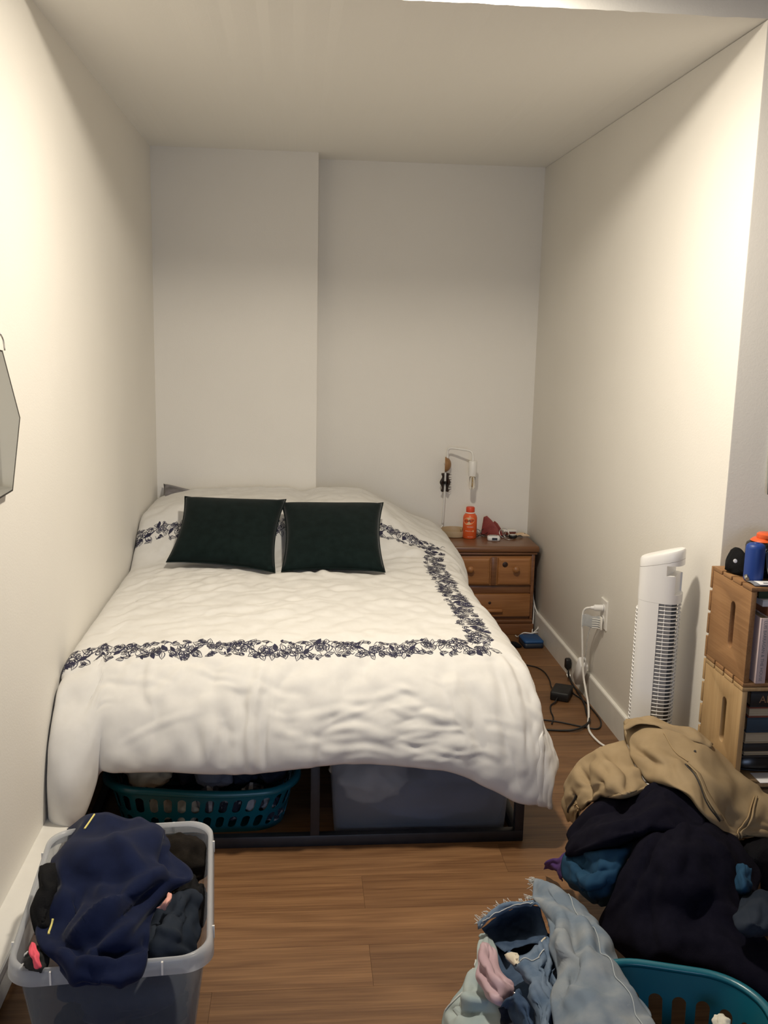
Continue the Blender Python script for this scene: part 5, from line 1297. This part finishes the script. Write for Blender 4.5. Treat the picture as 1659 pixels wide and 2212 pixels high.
def seam_on(P, pts, r, mat, par, name='seam', off=.0042, toward=None):
    out = []
    for u, v_ in [q[:2] for q in crv([(a, b, 0) for a, b in pts], 9)]:
        p, nn = on_grid(P, u, v_)
        d = np.array((0, 0, 1.55))-p
        if nn@d < 0: nn = -nn
        out.append(tuple(p+nn*off))
    v, f = tube_geo(crv(out, 2), r, 6); return mesh(name, v, f, mat, par, True)
seam_on(PR, [(.30, .72), (.42, .72), (.55, .715), (.68, .71), (.80, .71)], .0020, M['thread_tan'], kh, 'seam', .006)
seam_on(PR, [(.30, .735), (.42, .735), (.55, .73), (.68, .725), (.80, .725)], .0030, M['khaki'], kh, 'seam', .006)
seam_on(PR, [(.52, .33), (.58, .40), (.63, .47), (.68, .53), (.71, .58)], .0022, M['dark_in'], kh, 'pocket_slit', .003)
fl_ = []
for k in range(9):
    u, v_ = .505+.20*k/8, .335+.245*k/8; row = []
    for q in range(4):
        p, nn = on_grid(PR, u-.035*q/3-.002, v_+.028*q/3); d = np.array((0, 0, 1.55))-p; nn = nn if nn@d > 0 else -nn
        row.append(p+nn*(.0065-.0010*q))
    fl_.append(row)
v, f = sheet_geo(np.array(fl_), .003); mesh('pocket_welt', v, f, M['khaki'], kh, True)
seam_on(PR, [(.32, .245), (.42, .30), (.45, .36)], .0015, M['thread_tan'], kh)
p, nn = on_grid(PR, .36, .40); lathe('eyelet', tuple(p+np.array((0, -.002, .004))), [(0, 0), (.0035, 0), (.003, .001), (0, .001)], M['dark_in'], kh, 10, (-.2, -.6, .8))
seam_on(PL_, [(.50, .80), (.58, .76), (.70, .76), (.78, .80)], .0018, M['thread_tan'], kh)
seam_on(PL_, [(.42, .70), (.45, .78), (.43, .88)], .004, M['dark_in'], kh, 'pocket_slit', .002)
# big navy sweater
sw = thing('navy_sweater', 'large dark navy knit sweater covering the clothes heap below the khaki trousers', 'sweater', (1.05, 2.1, 0))
o, P = fabric('sleeve', [[(0.798,2.500,0.160),(0.876,2.521,0.230),(0.970,2.483,0.280),(1.040,2.443,0.320),(1.101,2.391,0.300)],
  [(0.749,2.392,0.200),(0.817,2.361,0.300),(0.902,2.319,0.355),(0.985,2.314,0.390),(1.052,2.256,0.360)],
  [(0.718,2.312,0.210),(0.773,2.230,0.315),(0.849,2.177,0.370),(0.929,2.172,0.400),(1.015,2.141,0.370)],
  [(0.712,2.278,0.200),(0.743,2.136,0.315),(0.819,2.092,0.365),(0.885,2.085,0.385),(0.986,2.071,0.360)],
  [(0.745,2.367,0.150),(0.775,2.216,0.250),(0.854,2.170,0.300),(0.910,2.139,0.330),(1.008,2.114,0.310)]], M['navy_knit'], sw, 31, 14, 15, .007, KL, fold=[([(.35,.08),(.38,.4),(.33,.7)],.014,-.016),([(.15,.5),(.35,.42),(.45,.4)],.014,-.014),([(.58,.2),(.62,.5),(.55,.8)],.016,.012)])
o, P = fabric('body', [[(0.864,2.185,0.280),(0.898,2.169,0.320),(0.996,2.240,0.350),(1.080,2.256,0.330),(1.160,2.263,0.250),(1.178,2.251,0.200)],
  [(0.826,2.114,0.315),(0.858,2.077,0.365),(0.926,2.072,0.385),(1.004,2.083,0.365),(1.100,2.123,0.300),(1.161,2.118,0.240)],
  [(0.792,2.080,0.280),(0.824,2.020,0.345),(0.877,1.976,0.375),(0.962,1.988,0.360),(1.043,2.007,0.310),(1.104,2.003,0.250)],
  [(0.762,2.059,0.220),(0.800,1.978,0.300),(0.852,1.918,0.335),(0.932,1.913,0.330),(1.003,1.917,0.290),(1.070,1.910,0.240)],
  [(0.748,2.077,0.140),(0.782,1.961,0.240),(0.839,1.888,0.280),(0.920,1.875,0.280),(0.982,1.843,0.265),(1.041,1.817,0.235)],
  [(0.753,2.000,0.130),(0.773,1.884,0.210),(0.817,1.823,0.245),(0.892,1.804,0.250),(0.955,1.761,0.245),(1.015,1.731,0.220)],
  [(0.787,1.980,0.100),(0.791,1.880,0.160),(0.833,1.828,0.190),(0.899,1.787,0.200),(0.956,1.732,0.200),(1.012,1.698,0.180)],
  [(0.831,2.058,0.030),(0.836,1.971,0.080),(0.885,1.941,0.100),(0.954,1.895,0.110),(1.018,1.832,0.110),(1.069,1.782,0.100)]], M['navy_knit'], sw, 32, 16, 18, .007, KL, amp=.9, fold=[([(.14,.28),(.28,.21),(.44,.16)],.012,-.020),([(.10,.5),(.2,.62),(.3,.8)],.018,.012),([(.45,.78),(.5,.6),(.64,.5)],.018,-.014),([(.4,.3),(.6,.28),(.78,.3)],.018,-.012),([(.5,.72),(.55,.95)],.016,.014),([(.22,.42),(.36,.40),(.5,.44)],.02,.012)])
o, P = fabric('blue_shirt', [[(0.752,2.376,0.160),(0.806,2.316,0.220),(0.856,2.249,0.270),(0.911,2.234,0.290)],
  [(0.733,2.341,0.185),(0.765,2.212,0.250),(0.813,2.163,0.290),(0.863,2.154,0.310)],
  [(0.712,2.310,0.165),(0.729,2.153,0.245),(0.776,2.104,0.285),(0.826,2.114,0.290)],
  [(0.707,2.273,0.140),(0.715,2.129,0.215),(0.754,2.081,0.250),(0.800,2.099,0.250)],
  [(0.736,2.293,0.100),(0.736,2.157,0.165),(0.754,2.107,0.190),(0.789,2.105,0.190)],
  [(0.787,2.326,0.050),(0.781,2.231,0.090),(0.786,2.190,0.110),(0.812,2.188,0.110)]], M['blue_cotton'], None, 33, 14, 12, .004, KL, amp=1.7, fold=[([(.15,.1),(.3,.4),(.32,.8)],.010,.014),([(.3,.05),(.45,.35),(.5,.75)],.010,-.014),([(.45,.15),(.6,.4),(.62,.8)],.010,.013),([(.2,.25),(.5,.2),(.8,.3)],.010,-.012),([(.35,.5),(.7,.45),(.9,.5)],.009,.010)])
tag(o, 'steel blue cotton shirt sticking out of the heap below the navy sweater', 'shirt')
o, P = fabric('purple_shirt', [[(0.761,2.438,0.120),(0.758,2.391,0.130),(0.760,2.361,0.120)],
  [(0.734,2.444,0.100),(0.733,2.381,0.120),(0.741,2.344,0.110)],
  [(0.720,2.483,0.060),(0.725,2.415,0.080),(0.737,2.370,0.080)],
  [(0.729,2.513,0.030),(0.744,2.466,0.040),(0.760,2.427,0.040)]], M['purple'], None, 34, 10, 10, .004)
tag(o, 'small purple cloth end at the left edge of the clothes heap', 'shirt')
o, P = fabric('black_trousers', [[(1.203,2.333,0.200),(1.209,2.269,0.240),(1.319,2.328,0.220)],
  [(1.159,2.217,0.240),(1.169,2.167,0.275),(1.284,2.240,0.250)],
  [(1.142,2.174,0.230),(1.153,2.119,0.265),(1.253,2.179,0.240)],
  [(1.218,2.225,0.190),(1.188,2.140,0.200),(1.267,2.169,0.180)],
  [(1.204,2.172,0.140),(1.207,2.141,0.140),(1.285,2.168,0.120)]], M['black_knit'], None, 35, 12, 12, .006, KL)
tag(o, 'black knit cloth at the right edge below the khaki leg', 'clothes')
o, P = fabric('denim_shirt', [[(1.038,1.999,0.325),(1.050,1.985,0.340),(1.068,1.985,0.325)],
  [(1.015,1.955,0.325),(1.020,1.927,0.345),(1.051,1.947,0.325)],
  [(1.004,1.920,0.315),(1.008,1.895,0.335),(1.045,1.931,0.315)],
  [(1.020,1.935,0.290),(1.023,1.919,0.300),(1.047,1.939,0.290)]], M['blue_cotton'], None, 36, 10, 10, .004, KL, amp=1.6)
tag(o, 'small knot of blue cloth on the right of the navy sweater', 'shirt')
o, P = fabric('slate_shirt', [[(1.035,1.934,0.290),(1.058,1.920,0.310),(1.120,1.932,0.300)],
  [(0.967,1.845,0.315),(1.014,1.846,0.335),(1.080,1.858,0.320)],
  [(0.943,1.804,0.315),(0.986,1.788,0.335),(1.054,1.807,0.320)],
  [(0.951,1.785,0.300),(0.982,1.766,0.315),(1.050,1.796,0.300)],
  [(0.989,1.830,0.260),(1.015,1.814,0.270),(1.073,1.832,0.260)]], M['slate'], None, 37, 11, 11, .004, KL, amp=1.6)
tag(o, 'slate grey folded shirt at the right edge lying on the navy sweater', 'shirt')

# light denim skirt, jeans, pink and mint clothes in front
dn, PD = fabric('denim_skirt', [[(0.614,2.202,0.180),(0.636,2.208,0.160),(0.658,2.180,0.160),(0.688,2.163,0.150),(0.725,2.148,0.130)],
  [(0.595,2.150,0.205),(0.611,2.125,0.215),(0.633,2.099,0.215),(0.666,2.082,0.205),(0.697,2.080,0.180)],
  [(0.571,2.079,0.215),(0.594,2.019,0.245),(0.625,1.991,0.250),(0.666,1.971,0.235),(0.702,2.014,0.190)],
  [(0.569,1.991,0.230),(0.577,1.880,0.280),(0.613,1.845,0.285),(0.666,1.850,0.265),(0.700,1.919,0.210)],
  [(0.558,1.880,0.250),(0.560,1.749,0.310),(0.603,1.715,0.315),(0.647,1.720,0.295),(0.679,1.783,0.240)],
  [(0.537,1.771,0.265),(0.544,1.642,0.325),(0.593,1.610,0.330),(0.643,1.621,0.310),(0.668,1.664,0.270)],
  [(0.512,1.672,0.275),(0.528,1.556,0.330),(0.587,1.526,0.335),(0.647,1.546,0.315),(0.661,1.570,0.290)],
  [(0.483,1.569,0.285),(0.510,1.467,0.335),(0.579,1.451,0.335),(0.648,1.488,0.315),(0.660,1.501,0.300)],
  [(0.449,1.454,0.285),(0.491,1.383,0.330),(0.573,1.378,0.330),(0.647,1.412,0.315),(0.656,1.424,0.300)]], M['denim_light'], None, 41, 18, 14, .005, KL, amp=1.25, fold=[([(.34,.42),(.48,.36),(.62,.22),(.76,.12)],.016,-.024),([(.36,.30),(.5,.22),(.62,.10)],.014,.016),([(.32,.58),(.44,.52),(.54,.40)],.014,.016),([(.28,.66),(.38,.62)],.012,-.010),([(.62,.5),(.74,.46),(.86,.48)],.02,-.006),([(.14,.3),(.2,.5),(.26,.7)],.016,.008)])
tag(dn, 'light blue washed denim skirt with a frayed hem spread over the heap in front', 'skirt')
seam_on(PD, [(.06, .62), (.22, .62), (.36, .62), (.5, .63), (.64, .64), (.8, .65), (.95, .66)], .0012, M['seam_pale'], dn, 'side_seam', .0045)
rr = random.Random(4)
fg = G()
for k in range(60):
    u, v_ = rr.uniform(.02, .30), .004
    p, nn = on_grid(PD, u, v_); p = Vector(p); d = Vector((rr.uniform(-.022, -.004), rr.uniform(-.006, .010), rr.uniform(-.012, .006)))
    v, f = tube_geo([p, p+d*.5+Vector((0, 0, rr.uniform(-.003, .003))), p+d], .0007, 4); fg.add(v, f)
o = fg.obj('frayed_hem', M['stitch'], dn, True); o['kind'] = 'stuff'
jn = thing('folded_jeans', 'mid blue jeans folded open so the dark inside of the waist shows', 'jeans', (.56, 2.0, 0))
o, P = fabric('inside', [[(0.446,2.056,0.145),(0.490,2.057,0.185),(0.543,2.055,0.205),(0.577,2.032,0.215)],
  [(0.459,2.060,0.125),(0.508,2.090,0.130),(0.561,2.097,0.140),(0.586,2.022,0.180)],
  [(0.470,2.037,0.120),(0.516,2.067,0.115),(0.560,2.063,0.125),(0.582,1.972,0.180)],
  [(0.480,1.959,0.150),(0.514,1.989,0.140),(0.546,1.987,0.150),(0.569,1.924,0.190)]], M['denim_dark'], jn, 42, 11, 14, .005, KL)
o, P = fabric('back', [[(0.473,2.068,0.100),(0.521,2.089,0.090),(0.578,2.086,0.100),(0.602,1.992,0.160)],
  [(0.469,1.979,0.120),(0.507,1.976,0.120),(0.546,1.960,0.130),(0.579,1.888,0.180)],
  [(0.457,1.898,0.120),(0.490,1.882,0.130),(0.525,1.853,0.150),(0.560,1.798,0.190)],
  [(0.442,1.823,0.120),(0.475,1.795,0.140),(0.508,1.767,0.160),(0.541,1.713,0.200)],
  [(0.429,1.739,0.120),(0.461,1.712,0.140),(0.493,1.686,0.160),(0.524,1.635,0.200)],
  [(0.424,1.685,0.100),(0.455,1.659,0.120),(0.485,1.634,0.140),(0.517,1.585,0.180)]], M['denim_dark'], jn, 49, 10, 10, .004, L1[:2], amp=.6)
o, P = fabric('waistband', [[(0.436,2.039,0.150),(0.452,2.044,0.168),(0.486,2.038,0.190),(0.539,2.038,0.210),(0.570,2.015,0.222),(0.568,1.931,0.232),(0.556,1.846,0.245)],
  [(0.433,2.041,0.158),(0.448,2.050,0.176),(0.485,2.049,0.198),(0.539,2.043,0.218),(0.576,2.022,0.228),(0.572,1.928,0.240),(0.559,1.839,0.252)],
  [(0.441,2.066,0.146),(0.456,2.079,0.162),(0.493,2.074,0.185),(0.545,2.065,0.206),(0.585,2.045,0.215),(0.583,1.952,0.226),(0.569,1.862,0.238)]], M['denim_mid'], jn, 43, 8, 20, .004, L1[:2], amp=.5)
seam_on(P, [(.30, .06), (.30, .25), (.30, .45), (.30, .6)], .0013, M['stitch'], jn, 'stitching', .0035)
fg = G()
for k in range(46):
    p, nn = on_grid(P, .75, rr.uniform(.02, .55)); p = Vector(p); d = Vector((rr.uniform(-.016, .004), rr.uniform(.002, .014), rr.uniform(-.004, .008)))
    v, f = tube_geo([p, p+d*.5+Vector((0, 0, rr.uniform(-.003, .003))), p+d], .0008, 4); fg.add(v, f)
o = fg.obj('frayed_edge', M['stitch'], jn, True); o['kind'] = 'stuff'
o, PF = fabric('front', [[(0.461,1.891,0.190),(0.477,1.867,0.222),(0.513,1.860,0.230),(0.533,1.867,0.238),(0.552,1.909,0.215),(0.550,1.876,0.240),(0.569,1.915,0.215),(0.567,1.876,0.235)],
  [(0.461,1.821,0.215),(0.474,1.786,0.246),(0.504,1.785,0.252),(0.521,1.789,0.255),(0.540,1.835,0.222),(0.532,1.789,0.255),(0.554,1.837,0.222),(0.549,1.798,0.250)],
  [(0.460,1.762,0.225),(0.474,1.727,0.255),(0.497,1.722,0.262),(0.507,1.724,0.264),(0.527,1.769,0.228),(0.517,1.718,0.264),(0.537,1.763,0.230),(0.532,1.726,0.255)],
  [(0.466,1.704,0.230),(0.471,1.669,0.258),(0.486,1.664,0.266),(0.494,1.666,0.268),(0.513,1.710,0.232),(0.504,1.660,0.268),(0.523,1.704,0.234),(0.517,1.664,0.260)],
  [(0.459,1.614,0.230),(0.460,1.579,0.258),(0.468,1.569,0.268),(0.473,1.568,0.270),(0.491,1.610,0.234),(0.483,1.565,0.270),(0.500,1.604,0.236),(0.496,1.572,0.260)],
  [(0.442,1.531,0.230),(0.443,1.497,0.258),(0.449,1.488,0.266),(0.453,1.485,0.268),(0.470,1.524,0.234),(0.463,1.484,0.268),(0.480,1.521,0.236),(0.476,1.493,0.260)]], M['denim_mid'], jn, 44, 14, 18, .004, L1[:2], amp=.6)
seam_on(PF, [(.16, .05), (.15, .2), (.15, .35), (.13, .48)], .0013, M['stitch'], jn, 'stitching', .0035)
seam_on(PF, [(.0, .62), (.2, .6), (.36, .58), (.5, .55), (.65, .55)], .0026, M['label'], jn, 'edge_binding', .002)
lbp = []
for k in range(4):
    row = []
    for q in range(4):
        p, nn = on_grid(PF, .05+.14*q/3, .03+.10*k/3); d = np.array((0, 0, 1.55))-p; nn = nn if nn@d > 0 else -nn; row.append(p+nn*.0055)
    lbp.append(row)
v, f = sheet_geo(np.array(lbp), .002); mesh('label', v, f, M['label'], jn, True)
o, PB = fabric('fly', [[(0.408,1.681,0.225),(0.422,1.682,0.255),(0.440,1.692,0.262),(0.452,1.676,0.258)],
  [(0.418,1.684,0.220),(0.425,1.656,0.260),(0.442,1.653,0.268),(0.454,1.638,0.262)],
  [(0.435,1.695,0.200),(0.434,1.636,0.255),(0.446,1.621,0.268),(0.454,1.606,0.262)],
  [(0.446,1.645,0.190),(0.441,1.587,0.245),(0.446,1.573,0.262),(0.453,1.565,0.260)]], M['denim_dark'], jn, 45, 11, 11, .004, L1[:2], amp=.7)
p, nn = on_grid(PB, .18, .62); d = np.array((0, 0, 1.55))-p; nn = nn if nn@d > 0 else -nn
lathe('button', tuple(p+nn*.004), [(0, 0), (.0055, 0), (.0058, .001), (.004, .0028), (0, .003)], M['metal'], jn, 18, tuple(nn))
o, P = fabric('hollow_shade', [[(0.413,1.726,0.190),(0.440,1.735,0.190),(0.467,1.728,0.190)],  # dark sheet laid under the fly to stand for the shade in the hollow
  [(0.418,1.718,0.170),(0.444,1.725,0.165),(0.465,1.715,0.170)],
  [(0.412,1.665,0.170),(0.436,1.670,0.165),(0.463,1.662,0.170)]], M['navy_cotton'], jn, 46, 9, 9, .004)
o, P = fabric('mint_jeans', [[(0.449,2.108,0.090),(0.468,2.099,0.100),(0.487,2.091,0.090)],
  [(0.437,2.050,0.120),(0.455,2.042,0.130),(0.471,2.027,0.120)],
  [(0.414,1.972,0.120),(0.428,1.919,0.150),(0.459,1.929,0.130)],
  [(0.386,1.932,0.100),(0.405,1.851,0.150),(0.448,1.847,0.140)],
  [(0.354,1.900,0.070),(0.380,1.815,0.140),(0.440,1.790,0.150)],
  [(0.330,1.893,0.040),(0.356,1.799,0.120),(0.428,1.735,0.160)],
  [(0.317,1.836,0.030),(0.345,1.731,0.120),(0.424,1.689,0.150)],
  [(0.310,1.786,0.020),(0.339,1.690,0.100),(0.417,1.650,0.130)]], M['mint'], None, 47, 16, 12, .005, KL, amp=1.5, fold=[([(.3,.15),(.5,.3),(.62,.6)],.012,.014),([(.38,.1),(.55,.2),(.75,.3)],.010,-.012),([(.6,.3),(.62,.6),(.6,.95)],.012,.016),([(.68,.2),(.70,.55),(.68,.9)],.010,-.014)])
tag(o, 'pale mint jeans on the floor at the front left of the heap', 'jeans')
seam_on(P, [(.28, .02), (.42, .10), (.56, .12), (.68, .10)], .002, M['stitch'], o)
o, P = fabric('pink_blouse', [[(0.429,1.984,0.130),(0.439,1.965,0.150),(0.457,1.975,0.140)],
  [(0.417,1.948,0.165),(0.426,1.918,0.195),(0.449,1.932,0.180)],
  [(0.401,1.880,0.175),(0.415,1.833,0.215),(0.442,1.843,0.200)],
  [(0.392,1.818,0.180),(0.409,1.765,0.225),(0.451,1.783,0.210)],
  [(0.397,1.773,0.180),(0.413,1.723,0.220),(0.456,1.759,0.210)],
  [(0.417,1.756,0.175),(0.425,1.731,0.195),(0.449,1.758,0.185)],
  [(0.434,1.812,0.140),(0.444,1.801,0.150),(0.464,1.825,0.140)]], M['pink'], None, 48, 14, 12, .004, KL, amp=1.3, fold=[([(.15,.3),(.4,.45),(.65,.75)],.008,.014),([(.2,.6),(.45,.7),(.6,.95)],.007,-.012),([(.3,.15),(.5,.35),(.75,.6)],.007,-.012),([(.45,.15),(.65,.35),(.85,.5)],.007,.010)])
tag(o, 'pale pink satin blouse crumpled between the mint and the blue jeans', 'shirt')
